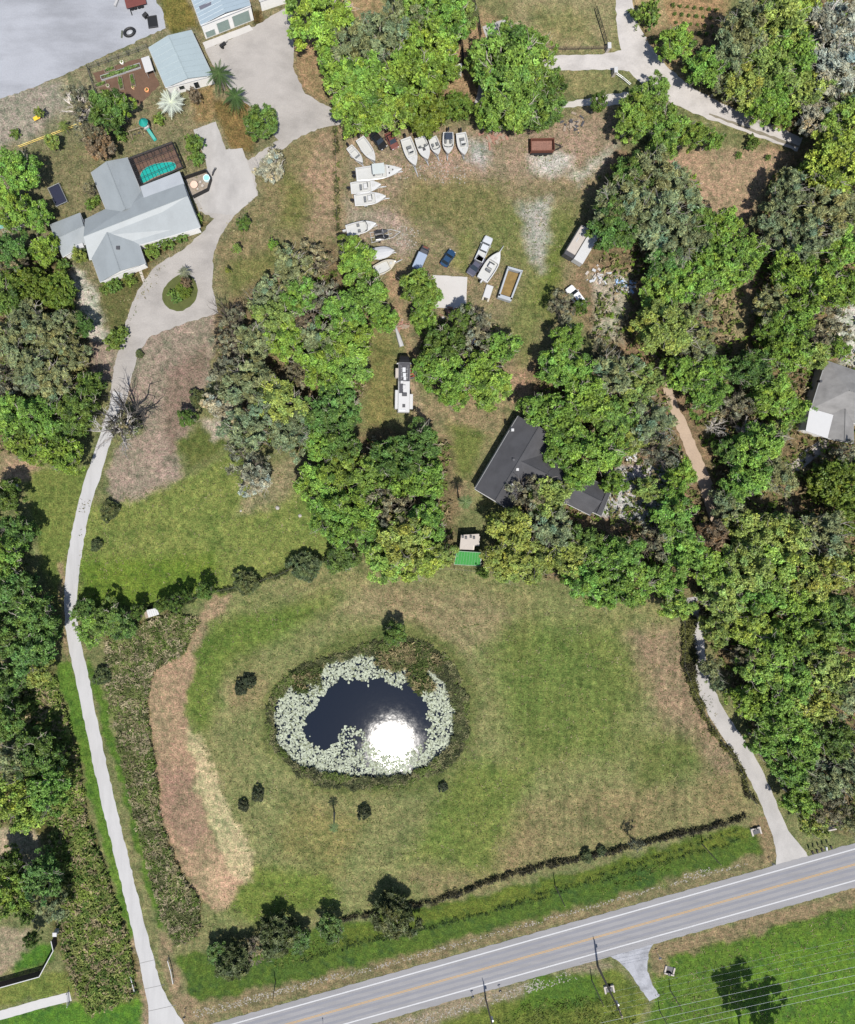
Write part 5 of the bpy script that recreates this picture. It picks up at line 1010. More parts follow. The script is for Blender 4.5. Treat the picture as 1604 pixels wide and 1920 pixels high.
mb = MB(); mb.bbox(-4.9, -4.2, -.3, .3, 3.1, 3.2, .04); mb.build('skylight', M_DARK, t); mb = MB(); mb.bbox(-5.75, -5.3, -.4, 1.0, 3.1, 3.16, .03); mb.build('rear_vent', M_STEEL, t)
mb = MB()
for y in (-1, 1): mb.tube([(1.0,y*.6,3.18),(4.0,y*.75,3.18)], .03, 4)
for x in (1.4,2.2,3.1): mb.tube([(x,-.75,3.19),(x+.2,.75,3.19)], .03, 4)
mb.build('roof_rail', M_STEEL, t); mb = MB(); mb.bbox(4.3, 4.55, -1.6, -1.25, 2.2, 2.55, .05); mb.bbox(4.3, 4.55, 1.25, 1.6, 2.2, 2.55, .05); mb.build('wing_mirror', M_WHITE, t)
for x in (-3.6, -2.8, 4.7):
    for s in (-1, 1): mb = MB(); mb.ycyl(x, s*1.1-.12, s*1.1+.1, .42, .42); mb.build('wheel', M_BLACK, t)
t = empty('hand_cart', (*P(771,703)[:2], 0), .3, 'red wheeled cart standing on bare earth beside the camper', 'cart'); RED = mk('red_paint', (.42,.05,.035), .5, .15, 3)
mb = MB(); [mb.tube([(x,-.5,.5),(x*.6,.9,.5)], .05, 4) for x in (-.5,.5)]; [mb.tube([(-.5+.1*k,y,.5),(.5-.1*k,y,.5)], .05, 4) for k, y in ((0,-.5),(1,.1),(2,.8))]; mb.tube([(0,.9,.5),(0,1.6,.6)], .05, 4); mb.build('frame', RED, t)
for s in (-1, 1): mb = MB(); mb.tube([(s*.58,-.35,.28),(s*.68,-.35,.28)], .28, 10); mb.build('wheel', M_BLACK, t)
mb = MB(); mb.bbox(-.4,.4,-.9,-.5,.2,.55,.04); mb.build('tray', M_DARK, t)
# upturned white canoe on blocks
p = P(748,630,.5); t = empty('canoe', (p.x, p.y, 0), math.radians(-72), 'upturned white canoe with dark edge north of the camper', 'canoe')
mb = MB(); mb.loft([[(x, s*w, z*.62*(w/.5)**.3+.12) for s, z in ((-1,0),(-.75,.65),(0,1),(.75,.65),(1,0))] for x, w in ((-2.3,.08),(-1.6,.28),(0,.42),(1.5,.52),(2.3,.5))]); mb.build('hull', M_WHITE, t); mb = MB(); mb.tube([(-2.3,.08,.12),(0,.43,.12),(2.3,.52,.12)], .05, 4); mb.tube([(-2.3,-.08,.12),(0,-.43,.12),(2.3,-.52,.12)], .05, 4); mb.build('gunwale', M_DARK, t)
# rusty tipper trailer
p = P(1016,274,1); t = empty('tipper_trailer', (p.x, p.y, 0), math.radians(1), 'rusty black-framed tipper trailer parked in front of the dark oaks', 'trailer')
mb = MB(); mb.box(-2.4, 2.4, -1.2, 1.2, .7, .8); mb.build('floor', mk('brown_load', (.16,.085,.065), .9, .4, 2.5, bump=.5), t)
for n_, (x0, x1, y0, y1) in (('side_wall', (-2.5,2.5,-1.35,-1.2)), ('side_wall', (-2.5,2.5,1.2,1.35)), ('end_wall', (-2.5,-2.35,-1.2,1.2)), ('end_wall', (2.35,2.5,-1.2,1.2))): mb = MB(); mb.bbox(x0, x1, y0, y1, .6, 1.75, .03); mb.build(n_, M_RUST, t)
mb = MB(); mb.bbox(-2.2, 2.3, 1.36, 1.75, .5, .62, .03); mb.bbox(-2.2, 2.3, -1.75, -1.36, .75, .85, .03); mb.build('mudguard', M_BLACK, t)
mb = MB(); mb.tube([(2.5,1.0,.62),(4.3,.15,.62)], .09, 4); mb.tube([(2.5,-1.0,.62),(4.3,-.15,.62)], .09, 4); mb.tube([(2.9,.8,.62),(2.9,-.8,.62)], .07, 4); mb.tube([(4.3,.4,.1),(4.3,.4,.9)], .07, 5); mb.tube([(4.2,0,.62),(4.7,0,.62)], .08, 4); mb.build('tow_bar', M_BLACK, t)
for x in (-1.0, 0, 1.0):
    for s in (-1, 1): mb = MB(); mb.ycyl(x, s*1.55-.13, s*1.55+.13, .38, .38); mb.build('wheel', M_BLACK, t)
# open steel container with brown water
c = [P(*q, 1.3) for q in ((953,499),(981,507),(959,565),(934,557))]
t = empty('container', (0,0,0), 0, 'open grey steel container half full of brown sludge', 'container')
def wall_bar(mb, a, b, w, z0, z1): d = (b-a); d.z = 0; d.normalize(); n = Vector((-d.y, d.x, 0))*w/2; mb.prism([(a+n)[:2], (b+n)[:2], (b-n)[:2], (a-n)[:2]], z0, z1)
for i, w in ((0,.45), (1,.35), (2,.75), (3,.35)):
    cc = sum(c, Vector())/4; a, b = c[i], c[(i+1)%4]; d = (b-a).normalized(); n = Vector((-d.y,d.x,0)); n = n if n.dot(cc-a) > 0 else -n; mb = MB(); wall_bar(mb, a+n*w/2+(d*.35 if i%2 else d*0), b+n*w/2-(d*.35 if i%2 else d*0), w, 0, 1.3); mb.build('wall', mk('container_steel', A(206,212,218), .55, .12, 2), t)
ic = [cc.lerp(q, .82) for q in c]; mb = MB(); mb.prism([q[:2] for q in ic], 0, .5); mb.build('sludge', mk('brown_sludge', (.15,.10,.035), .35, .45, 1.1), t)
# white pontoon raft
p = P(915,549,.5); t = empty('raft', (p.x, p.y, 0), math.radians(72), 'small white raft with two pontoon ends below the long boat', 'raft')
mb = MB(); mb.bbox(-1.1, 1.7, -.75, .75, .4, .55, .04); mb.build('deck', M_WHITE, t)
for s in (-1, 1): mb = MB(); mb.bbox(-1.75, 1.7, s*.6-.22, s*.6+.22, .0, .4, .08); mb.build('pontoon', GELC, t)
mb = MB(); mb.bbox(-1.5, -1.2, -.2, .2, .1, .5, .03); mb.build('motor', M_DARK, t)
# long box trailer and its white neighbour
p = P(1087,446,2.4); t = empty('box_trailer', (p.x, p.y, 0), math.radians(59), 'long trailer with pale roof and dark open end under the oaks', 'trailer')
mb = MB(); mb.bbox(-3.6, 2.6, -1.05, 1.05, .5, 2.5, .05); mb.build('body', M_CREAM, t); mb = MB(); mb.bbox(-4.4, -3.6, -1.1, 1.1, .5, 2.3, .05); mb.build('rear_door', M_DARK, t); mb = MB(); mb.tube([(2.6,.7,.6),(4.2,0,.6)], .07, 4); mb.tube([(2.6,-.7,.6),(4.2,0,.6)], .07, 4); mb.build('tow_bar', M_BLACK, t)
mb = MB(); [mb.box(x-.5, x+.5, .1, .28, 2.5, 2.56) for x in (-.6, .9, 2.0)]; mb.build('roof_strip', M_STEEL, t)
for x in (-.9, 0): 
    for s in (-1, 1): mb = MB(); mb.ycyl(x, s*1.0-.1, s*1.0+.1, .36, .36); mb.build('wheel', M_BLACK, t)
p = P(1099,466,2.2); t = empty('white_trailer', (p.x, p.y, 0), math.radians(59), 'plain white-roofed trailer close along the long pale one', 'trailer')
mb = MB(); mb.bbox(-3.2, 3.6, -1.1, 1.1, .5, 2.3, .06); mb.build('body', M_WHITE, t); mb = MB(); [mb.tube([(x,-1.05,2.31),(x,1.05,2.31)], .03, 4) for x in (-2.2,-1,.2,1.4,2.6)]; mb.build('roof_rib', M_STEEL, t)
for s in (-1, 1): mb = MB(); mb.ycyl(0, s*1.02-.1, s*1.02+.1, .36, .36); mb.build('wheel', M_BLACK, t)
# ------------------------------------------------------------------ yard things
p = P(108,365,.8); t = empty('trampoline', (p.x, p.y, 0), math.radians(-65), 'dark rectangular trampoline on the lawn left of the blue-grey roof', 'trampoline')
mb = MB(); mb.box(-2.0,2.0,-1.15,1.15,.74,.77); mb.build('mat', mk('navy_mat', (.012,.014,.03), .6, .1, 2), t)
mb = MB(); [mb.tube([(x0,y0,.78),(x1,y1,.78)], .07, 5) for x0,y0,x1,y1 in ((-2.15,-1.3,2.15,-1.3),(2.15,-1.3,2.15,1.3),(2.15,1.3,-2.15,1.3),(-2.15,1.3,-2.15,-1.3))]; mb.build('frame', mk('grey_frame', (.16,.17,.18), .6, .1), t)
for x in (-2.1, 2.1):
    for y in (-1.25, 1.25): mb = MB(); mb.tube([(x,y,0),(x,y,.78)], .04, 5); mb.build('leg', M_STEEL, t)
p = P(270,231,2); t = empty('play_tower', (p.x, p.y, 0), math.radians(-55), 'play tower with round teal roof and teal slide north of the pool', 'playground tower')
mb = MB(); mb.cyl((0,0), 1.0, 2.3, 3.3, 12, .12); mb.build('roof', M_TEAL, t); mb = MB(); mb.bbox(-.75,.75,-.75,.75,1.2,1.32,.03); mb.build('platform', M_CREAM, t)
for x in (-.7, .7):
    for y in (-.7, .7): mb = MB(); mb.tube([(x,y,0),(x,y,2.4)], .07, 5); mb.build('post', M_WOOD, t)
mb = MB(); mb.loft([[(x,-.38,z+.22),(x,-.3,z),(x,.3,z),(x,.38,z+.22),(x,.32,z-.06),(x,-.32,z-.06)] for x, z in ((.75,1.3),(1.3,1.1),(2.2,.55),(2.9,.22),(3.3,.16))]); mb.build('slide', M_TEAL, t)
mb = MB(); mb.box(.7,1.0,-.5,.5,1.3,1.8); mb.build('panel', M_WHITE, t)
p = P(252,243,2); t = empty('swing_frame', (p.x, p.y, 0), .3, 'grey timber swing frame beside the teal play tower', 'swing'); mb = MB()
for x in (-1.2, 1.2):
    for y in (-.9, .9): mb.tube([(x,y,0),(x,0,2.1)], .06, 5)
mb.tube([(-1.3,0,2.1),(1.3,0,2.1)], .07, 5); mb.build('frame', M_WOOD, t)
for x in (-.5, .5): mb = MB(); mb.box(x-.25,x+.25,-.1,.1,.5,.54); mb.tube([(x,0,.5),(x,0,2.1)], .015, 4); mb.build('seat', M_DARK, t)
# walled service yard by the concrete pad
t = empty('patio_enclosure', (0,0,0), 0, 'small fenced patio with furniture between the blue-grey house and the pad', 'patio'); c = [(347,337),(388,323),(398,338),(392,358),(364,372)]
mb = MB(); w4 = [P(*q) for q in c]
mb.prism([q[:2] for q in w4], 0, .06); mb.build('floor', mk('patio_floor', (.19,.16,.13), .9, .35, 2), t)
for i in (0, 1, 2, 3): mb = MB(); wall_bar(mb, w4[i], w4[i+1], .16, 0, 1.3); mb.build('wall', M_BLACK, t)
p = P(366,349); t = empty('patio_table', (p.x, p.y, .06), 0, 'round pinkish patio table inside the small fenced patio', 'table'); mb = MB(); mb.cyl((0,0), .8, .68, .74, 14); mb.build('table_top', mk('pink_stone', (.5,.34,.27), .7, .1), t); mb = MB(); mb.cyl((0,0), .1, 0, .68, 8); mb.build('leg', M_DARK, t)
p = P(389,336); t = empty('hot_tub', (p.x, p.y, .06), .4, 'pale blue tub at the rounded end of the patio', 'tub'); mb = MB(); mb.cyl((0,0), .75, 0, .6, 14); mb.build('shell', mk('tub_blue', (.5,.62,.66), .4, .05), t); mb = MB(); mb.cyl((0,0), .6, .6, .615, 14); mb.build('water', mk('tub_water', (.2,.42,.46), .15, .05), t)
for i, (u, v, r) in enumerate(((377,343,.22), (372,356,.2), (381,350,.25))):
    p = P(u, v); mb = MB(); mb.cyl((0,0), r, 0, .4, 9, r*1.25); tag(mb.build('flower_pot', M_CREAM, None, (p.x, p.y, .06)), ['pale pot in the middle of the patio', 'pale pot near the open side of the patio', 'widest pale pot beside the tub'][i], 'pot', 'pots on the patio')
# vegetable garden with fence
FN = empty('garden_fence', (0,0,0), 0, 'dark wire fence on three sides of the vegetable garden', 'fence'); gl = [(279,92),(168,131),(181,172),(186,182)]
for i in range(3):
    a, b = P(*gl[i]), P(*gl[i+1]); L = (b-a).length; k = max(1, int(L/2.2)); mb = MB(); [mb.tube([a+Vector((0,0,z)), b+Vector((0,0,z))], .035, 4) for z in (.5, 1.1, 1.45)]; mb.build('rail', M_DARK, FN)
    for j in range(k+1): q = a.lerp(b, j/k); mb = MB(); mb.tube([(q.x,q.y,0),(q.x,q.y,1.6)], .06, 5); mb.build('post', M_DARK, FN)
sheet('garden_soil', [(175,137),(275,105),(300,160),(262,196),(232,200),(225,180),(190,172)], mk('garden_soil', A(128,100,82), .95, .25, .8, bump=.4), .012, 1.2, 21)
beds = [(213,141,5.4,1.0,18,'long pale raised bed in the middle of the vegetable garden'), (243,131,5.2,1.0,18,'long raised bed next to the white shelter'), (190,160,2.6,.9,18,'short raised bed at the left fence of the garden'), (228,157,2.8,1.0,100,'raised bed with green crops below the long ones'), (250,152,2.6,1.0,100,'raised bed turned across the garden'), (207,132,2.4,.8,18,'narrow raised bed along the top fence')]
for i, (u, v, l, w, a, lb) in enumerate(beds):
    p = P(u, v); t = empty('raised_bed', (p.x, p.y, 0), math.radians(a), lb, 'raised bed', 'raised beds in the vegetable garden'); h = l/2
    for x0, x1, y0, y1 in ((-h,h,-w/2,-w/2+.07),(-h,h,w/2-.07,w/2),(-h,-h+.07,-w/2+.07,w/2-.07),(h-.07,h,-w/2+.07,w/2-.07)): mb = MB(); mb.box(x0,x1,y0,y1,0,.4); mb.build('board', M_STEEL if i < 2 else M_WOOD, t)
    mb = MB(); mb.box(-h+.07,h-.07,-w/2+.07,w/2-.07,0,.33); mb.build('soil', mk('dark_soil', (.06,.045,.035), .95, .3, 4), t)
    o = link('crop', PROTO['shrub'][i%3], t, (0,0,.1), scale=(h/5*.9, w/10*.9, .1)); o.color = (.10,.16,.04,1)
p = P(278,123,1.5); t = empty('shelter', (p.x, p.y, 0), math.radians(108), 'small white shelter against the workshop beside the garden', 'shelter'); mb = MB(); mb.bbox(-1.6,1.6,-.9,.9,1.9,2.02,.04); mb.build('roof', M_WHITE, t)
for x in (-1.5, 1.5):
    for y in (-.8, .8): mb = MB(); mb.tube([(x,y,0),(x,y,1.9)], .05, 5); mb.build('post', M_WHITE, t)
for i, (u, v, col, r) in enumerate(((251,166,(.55,.35,.2),.35), (277,171,(.5,.22,.1),.5), (204,163,(.35,.3,.25),.4), (230,119,(.7,.68,.62),.4))):
    p = P(u, v); mb = MB(); mb.cyl((0,0), r*.8, 0, .5, 10, r); t = mb.build('planter', mk('planter%d' % i, col, .8, .1), None, (p.x, p.y, 0)); tag(t, ['tan planter tub in the vegetable garden', 'orange planter tub by the workshop wall', 'brown tub at the lower fence of the garden', 'white box at the top of the garden'][i], 'planter')
    o = link('plant', PROTO['shrub'][i%3], t, (0,0,.35), scale=(.06,.06,.06)); o.color = (.12,.16,.04,1)
# gravel lot things
p = P(244,62); t = empty('tractor_tyre', (p.x, p.y, 0), .4, 'big oval black tyre lying on the gravel lot', 'tyre'); mb = MB()
mb.loft([[((.95+.3*math.cos(b))*math.cos(a)*1.15, (.95+.3*math.cos(b))*math.sin(a)*.85, .28+.28*math.sin(b)) for b in [k*math.pi/4 for k in range(8)]] for a in [j*math.pi/9 for j in range(19)]], caps=False); mb.build('tread', M_BLACK, t); mb = MB(); mb.cyl((.1,-.2), .4, 0, .2, 10); mb.build('rim', M_STEEL, t)
p = P(287,42); t = empty('equipment_mat', (p.x, p.y, 0), .15, 'black square skid with raised lip on the gravel lot edge', 'skid'); mb = MB(); mb.bbox(-1.05,1.05,-1.25,1.25,0,.22,.05); mb.build('base', M_BLACK, t); mb = MB(); [mb.box(*b, .22, .32) for b in ((-1.05,1.05,-1.25,-1.13),(-1.05,1.05,1.13,1.25))]; mb.build('lip', M_DARK, t)
p = P(272,27,.6); t = empty('excavator_bucket', (p.x, p.y, 0), .8, 'black bucket attachment between the skid and the red trailer', 'bucket'); mb = MB(); mb.loft([[(x,-.5,0),(x,.5,0),(x,.5,.5),(x,.1,.85),(x,-.4,.7)] for x in (-.5,.5)]); mb.build('shell', M_BLACK, t); mb = MB(); [mb.box(x-.06,x+.06,.5,.75,0,.08) for x in (-.4,-.13,.13,.4)]; mb.build('tooth', M_STEEL, t)
p = P(254,2,.8); t = empty('flat_trailer', (p.x, p.y, 0), math.radians(14), 'dark red flat trailer cut by the top edge above the gravel lot', 'trailer'); mb = MB(); mb.bbox(-2.2,2.2,-1.0,1.0,.6,.75,.03); mb.build('deck', mk('dark_red_deck', (.10,.03,.025), .7, .2), t)
for x in (-1.1,-.4,.4,1.1): mb = MB(); mb.ycyl(x, -1.25, -1.0, .34, .34); mb.build('wheel', M_BLACK, t)
mb = MB(); mb.tube([(-1.6,-.9,.3),(-1.5,-2.2,.1)], .1, 4); mb.build('ramp', M_BLACK, t)
p = P(229,64,.1); t = empty('hand_tool', (p.x, p.y, .05), 1.5, 'narrow green ramp lying left of the oval tyre', 'ramp'); mb = MB(); mb.bbox(-.8,.8,-.16,.16,0,.12,.03); mb.build('plate', mk('olive_plate', (.07,.08,.05), .7, .2), t); mb = MB(); [mb.box(x-.04,x+.04,-.16,.16,.12,.16) for x in (-.5,0,.5)]; mb.build('rung', M_DARK, t)
p = P(219,3,.3); t = empty('pallet_block', (p.x, p.y, 0), 1.2, 'pale concrete block at the top edge of the gravel lot', 'concrete block'); mb = MB(); mb.bbox(-1.0,1.0,-.25,.25,0,.5,.05); mb.build('block', M_CONC, t)
p = P(418,84,.5); t = empty('log_splitter', (p.x, p.y, 0), .7, 'black machine parked on the gravel by the tall garage', 'machine'); mb = MB(); mb.bbox(-.7,.7,-.3,.3,.35,.75,.06); mb.build('body', M_BLACK, t); mb = MB(); mb.tube([(.7,0,.5),(1.3,0,.4)], .06, 4); mb.build('tow_bar', M_DARK, t)
for s in (-1, 1): mb = MB(); mb.ycyl(-.3, s*.42-.08, s*.42+.08, .25, .25); mb.build('wheel', M_BLACK, t)
p = P(402,322,.3); t = empty('motorbike', (p.x, p.y, 0), 1.1, 'small dark motorbike parked on the pad beside the patio', 'motorbike'); mb = MB(); mb.bbox(-.55,.55,-.13,.13,.45,.85,.06); mb.build('body', M_DARK, t)
for x in (-.65, .65): mb = MB(); mb.ycyl(x, -.07, .07, .3, .3); mb.build('wheel', M_BLACK, t)
mb = MB(); mb.tube([(.5,-.35,1.0),(.5,.35,1.0)], .03, 4); mb.build('handlebar', M_STEEL, t)
p = P(70,222,.4); t = empty('wheelbarrow', (p.x, p.y, 0), .5, 'yellow wheelbarrow on bare ground left of the bare trees', 'wheelbarrow'); YEL = mk('yellow_paint', (.62,.36,.03), .5, .1); mb = MB(); mb.loft([[(-.7*k,-.4*k,z),(.7*k,-.45*k,z),(.7*k,.45*k,z),(-.7*k,.4*k,z)] for k, z in ((.6,.3),(1,.65))]); mb.build('tray', YEL, t); mb = MB(); mb.ycyl(.75, -.06, .06, .2, .2); mb.build('wheel', M_BLACK, t); mb = MB(); [mb.tube([(0,y,.35),(-1.2,y*1.2,.5)], .03, 4) for y in (-.3,.3)]; mb.build('handle', M_WOOD, t)
yp = empty('yellow_fence', (0,0,0), 0, 'thin yellow fence line running to the bare trees', 'fence'); a, b = P(38,278), P(156,234); mb = MB(); [mb.tube([a+Vector((0,0,z)), b+Vector((0,0,z))], .06, 4) for z in (.45, .9)]; mb.build('rail', mk('yellow_rail', (.55,.42,.12), .7, .15), yp)
for j in range(6): q = a.lerp(b, j/5); mb = MB(); mb.tube([(q.x,q.y,0),(q.x,q.y,1.0)], .06, 5); mb.build('post', M_WOOD, yp)
p = P(8,415,2); t = empty('tarp_shelter', (p.x, p.y, 0), .2, 'teal tarp shelter showing through the west wood at the left edge', 'tarp'); mb = MB(); mb.loft([[(x,-1.4,2.0),(x,0,2.6),(x,1.4,2.0)] for x in (-1.6,0,1.6)], close=False, caps=False); mb.build('cover', M_TEAL, t)
for x in (-1.5,1.5):
    for y in (-1.3,1.3): mb = MB(); mb.tube([(x,y,0),(x,y,2.05)], .04, 4); mb.build('pole', M_STEEL, t)
def dead(u, v, s, label, col=(.5,.48,.45), mi=0, hs=1.0):
    p = P(u, v, 5*s); t = empty('dead_tree', (p.x, p.y, 0), rt.uniform(0,6), label, 'dead tree'); o = link('limbs', BARELIMB[mi], t, scale=(s,s,s*hs)); o.color = col+(1,); o = link('trunk', TRUNK[0], t, scale=(s,s,s)); o.color = col+(1,)
dead(26, 420, .62, 'bleached leafless tree beside the teal tarp'); dead(1496, 592, .7, 'white leafless tree in the east wood by the grey house', mi=1); dead(238, 778, 1.3, 'sprawling dark leafless tree over the top of the white drive', (.05,.045,.04), 2); dead(220, 806, 1.1, 'sprawling grey leafless tree at the upper end of the white drive', (.30,.28,.26), 0)
dead(600, 560, .7, 'pale leafless tree in the gap of the middle wood', (.42,.39,.35), 1); dead(150, 205, .7, 'bleached leafless tree north of the blue-grey roof', (.55,.5,.46), 0); dead(1375, 110, .55, 'grey leafless tree near the orchard rows', (.4,.38,.36), 2); dead(1400, 805, .6, 'grey leafless tree right of the clay track', (.38,.35,.32), 0); dead(425, 590, .75, 'dark leafless tree at the edge of the loop drive', (.06,.05,.04), 1)
dead(1570, 105, .7, 'bleached leafless tree in the pale wood at the top right', (.5,.48,.45), 2); dead(1340, 800, .5, 'thin leafless tree leaning over the clay track', (.4,.37,.33), 1); dead(1535, 1400, .6, 'dark leafless tree in a gap above the lower lane', (.07,.06,.05), 0)
# debris piles
def debris(u, v, n, rx, label, cols, seed, smin=.15, smax=.6):
    rnd = random.Random(seed); p = P(u, v); t = empty('debris_pile', (p.x, p.y, 0), 0, label, 'debris pile'); mbs = [MB() for _ in cols]
    for i in range(n):
        m = mbs[i%len(cols)]; x, y = rnd.gauss(0, rx*.45), rnd.gauss(0, rx*.3); l, w = rnd.uniform(smin, smax), rnd.uniform(.05, .3); an = rnd.uniform(0, 3.14); c, s = math.cos(an), math.sin(an); z = max(0, .5-math.hypot(x,y)*.2)*rnd.random(); h = rnd.uniform(.03,.25)
        m.prism([(x+c*a*l-s*b*w, y+s*a*l+c*b*w) for a, b in ((-1,-1),(1,-1),(1,1),(-1,1))], z, z+h)
    for m, (nm, mt) in zip(mbs, cols): tag(m.build(nm, mt, t), kind='stuff')
BRICK = mk('brown_scrap', (.22,.12,.09), .9, .3); BLUE = mk('blue_scrap', (.2,.3,.45), .6, .2)
debris(1168, 533, 46, 2.6, 'heap of white and blue scrap in the shade right of the jeep', [('metal_scrap', M_STEEL), ('white_scrap', M_WHITE), ('blue_scrap', BLUE)], 3)
debris(1120, 520, 26, 2.4, 'scattered pale scrap beside the white-roofed trailer', [('white_scrap', M_CREAM), ('metal_scrap', M_STEEL)], 4)
debris(930, 255, 40, 3.0, 'brush and timber heap between the dark oaks and the runabout', [('timber', M_WOOD), ('brown_scrap', BRICK)], 5, .2, .9)
debris(1075, 232, 30, 2.6, 'row of dark scrap on the bare ground right of the dark oaks', [('metal_scrap', M_DARK), ('timber', M_WOOD)], 6)
debris(845, 590, 34, 3.2, 'pile of bricks and scrap along the lower edge of the white slab', [('brown_scrap', BRICK), ('white_scrap', M_CREAM)], 7)
debris(752, 612, 26, 1.8, 'broken timber on the path beside the upturned canoe', [('timber', M_WOOD), ('brown_scrap', BRICK)], 8)
debris(882, 640, 22, 1.6, 'blue-grey scrap showing through the bare tree of the grove', [('metal_scrap', M_STEEL), ('blue_scrap', BLUE)], 9)
debris(1185, 855, 24, 2.6, 'pale scrap on the gravel behind the black-roofed house', [('white_scrap', M_CREAM), ('metal_scrap', M_STEEL)], 10)
debris(1575, 655, 20, 1.8, 'white scrap beside the grey-roofed house', [('white_scrap', M_WHITE), ('metal_scrap', M_STEEL)], 12)
# ------------------------------------------------------------------ fences, poles, wires, signs
def wire_fence(label, line, step=3.2, h=1.2, name='wire_fence', pm=M_WOOD, wires=(.4,.75,1.1), wr=.012, pr=.06, group=None):
    t = empty(name, (0,0,0), 0, label, 'fence', group); w = [P(*q) for q in line]; mb = MB()
    for z in wires: mb.tube([q+Vector((0,0,z)) for q in w], wr, 3)
    mb.build('wire' if wr < .03 else 'rail', M_DARK if wr < .03 else pm, t); me = None
    for i in range(len(w)-1):
        L = (w[i+1]-w[i]).length; k = max(1, int(L/step))
        for j in range(k):
            q = w[i].lerp(w[i+1], j/k)
            if me is None: m2 = MB(); m2.tube([(0,0,0),(0,0,h)], pr, 5); me = m2.mesh('post', pm)
            link('post', me, t, (q.x, q.y, 0))
    return t
wire_fence('wire fence in the dark weeds along the south side of the pond field', FENCE_S)
wire_fence('wire fence under the shrubs between the west lawn and the pond field', FENCE_N)
wire_fence('wire fence along the weedy strip left of the boats', FENCE_Y)
wire_fence('wire fence in the brush between the pond field and the lower lane', FENCE_E)
wire_fence('fence in the undergrowth at the foot of the green shed', [(700,1062),(852,1066),(900,1071),(985,1074),(1060,1078)])
M_POST = mk('dark_board', (.075,.055,.04), .85, .2)
wire_fence('dark board fence along the top side of the white lane', [(968,62),(985,78),(1010,92),(1060,95),(1135,93)], 2.5, 1.2, 'fence_and_shade_bars', M_POST, (.4,.75,1.1), .05, .08)
t = empty('field_gate', (0,0,0), 0, 'long dark pipe gate standing open beside the white lane', 'gate'); a, b = P(1136,90), P(1115,20); mb = MB(); [mb.tube([a+Vector((0,0,z)), b+Vector((0,0,z))], .05, 4) for z in (.3,.7,1.1,1.35)]; mb.build('rail', M_BLACK, t)
for j in range(7): q = a.lerp(b, j/6); mb = MB(); mb.tube([(q.x,q.y,.05),(q.x,q.y,1.4)], .05, 4); mb.build('bar', M_BLACK, t)
for i, (u, v) in enumerate(((1137,95), (1149,140))):
    p = P(u, v); t = empty('gate_pillar', (p.x, p.y, 0), .05, ['white gate pillar at the end of the dark board fence', 'white gate pillar on the lower side of the white lane'][i], 'pillar', 'pillars of the lane gate'); mb = MB(); mb.bbox(-.3,.3,-.55,.55,0,1.6,.04); mb.build('shaft', M_CREAM, t); mb = MB(); mb.bbox(-.38,.38,-.63,.63,1.6,1.72,.03); mb.build('cap', M_WHITE, t)
wire_fence('low grey rail fence beside the lower gate pillar', [(1152,140),(1166,150),(1180,162)], 1.5, 1.0, 'rail_fence', M_STEEL, (.5,.9), .05, .06)
for i, ln in enumerate(([(858,60),(866,95),(868,140)], [(884,0),(895,40),(900,76)])): wire_fence(['black bars in place of a shadow line beside the carport', 'black bars in place of a shadow line left of the paved walk'][i], ln, 2.0, 1.9, 'fence_and_shade_bars', M_BLACK, (.4,.8,1.2,1.6,1.85), .06, .08)  # black rails and posts built in place of dark cast-shadow lines
# white farm fence at the lower left
bf = empty('privacy_fence', (0,0,0), 0, 'dark board fence with white top rail at the lower left corner', 'fence'); ln = [(-30,1849),(82,1818),(108,1770),(104,1752)]; BRD = mk('dark_fence_board', (.07,.05,.042), .85, .2); bm_ = None
for i in range(3):
    a, b = P(*ln[i]), P(*ln[i+1]); L = (b-a).length; k = max(1, int(L/.32)); an = math.atan2(b.y-a.y, b.x-a.x); mb = MB(); wall_bar(mb, a, b, .16, 1.72, 1.82); mb.build('top_rail', M_WHITE, bf)
    if bm_ is None: m2 = MB(); m2.box(-.15,.15,-.025,.025,.05,1.71); bm_ = m2.mesh('board', BRD)
    for j in range(k): q = a.lerp(b, (j+.5)/k); link('board', bm_, bf, (q.x, q.y, 0), (0,0,an))
p = P(103,1752,2); t = empty('pillar', (p.x, p.y, 0), 0, 'square white pillar ending the dark board fence', 'pillar'); mb = MB(); mb.bbox(-.35,.35,-.35,.35,0,2.0,.05); mb.build('shaft', M_WHITE, t); mb = MB(); mb.bbox(-.45,.45,-.45,.45,2.0,2.12,.04); mb.build('cap', M_WHITE, t)
for i, (a, b, c) in enumerate((((317,1795),(323,1816),(327,1838)), ((239,1815),(248,1826),(256,1856)))):
    t = empty('culvert_rail', (0,0,0), 0, ['straight white guard rail right of the drive mouth', 'bent white guard rail left of the drive mouth'][i], 'guard rail', 'guard rails at the drive mouth'); w = [P(*q) for q in (a,b,c)]; mb = MB(); mb.tube([q+Vector((0,0,.9)) for q in w], .10, 6); mb.build('rail', M_WHITE, t)
    for q in w: mb = MB(); mb.tube([(q.x,q.y,0),(q.x,q.y,.88)], .08, 6); mb.build('post', M_WHITE, t)
p = P(131,1868); t = empty('farm_gate', (p.x, p.y, 0), 0, 'white gate across the end of the pale farm drive', 'gate'); mb = MB(); [mb.tube([(0,-1.2,z),(-.2,1.3,z)], .05, 4) for z in (.3,.7,1.1)]; mb.build('rail', M_WHITE, t); mb = MB(); [mb.tube([(x,y,0),(x,y,1.3)], .08, 5) for x, y in ((0,-1.25),(-.2,1.35))]; mb.build('post', M_WHITE, t)
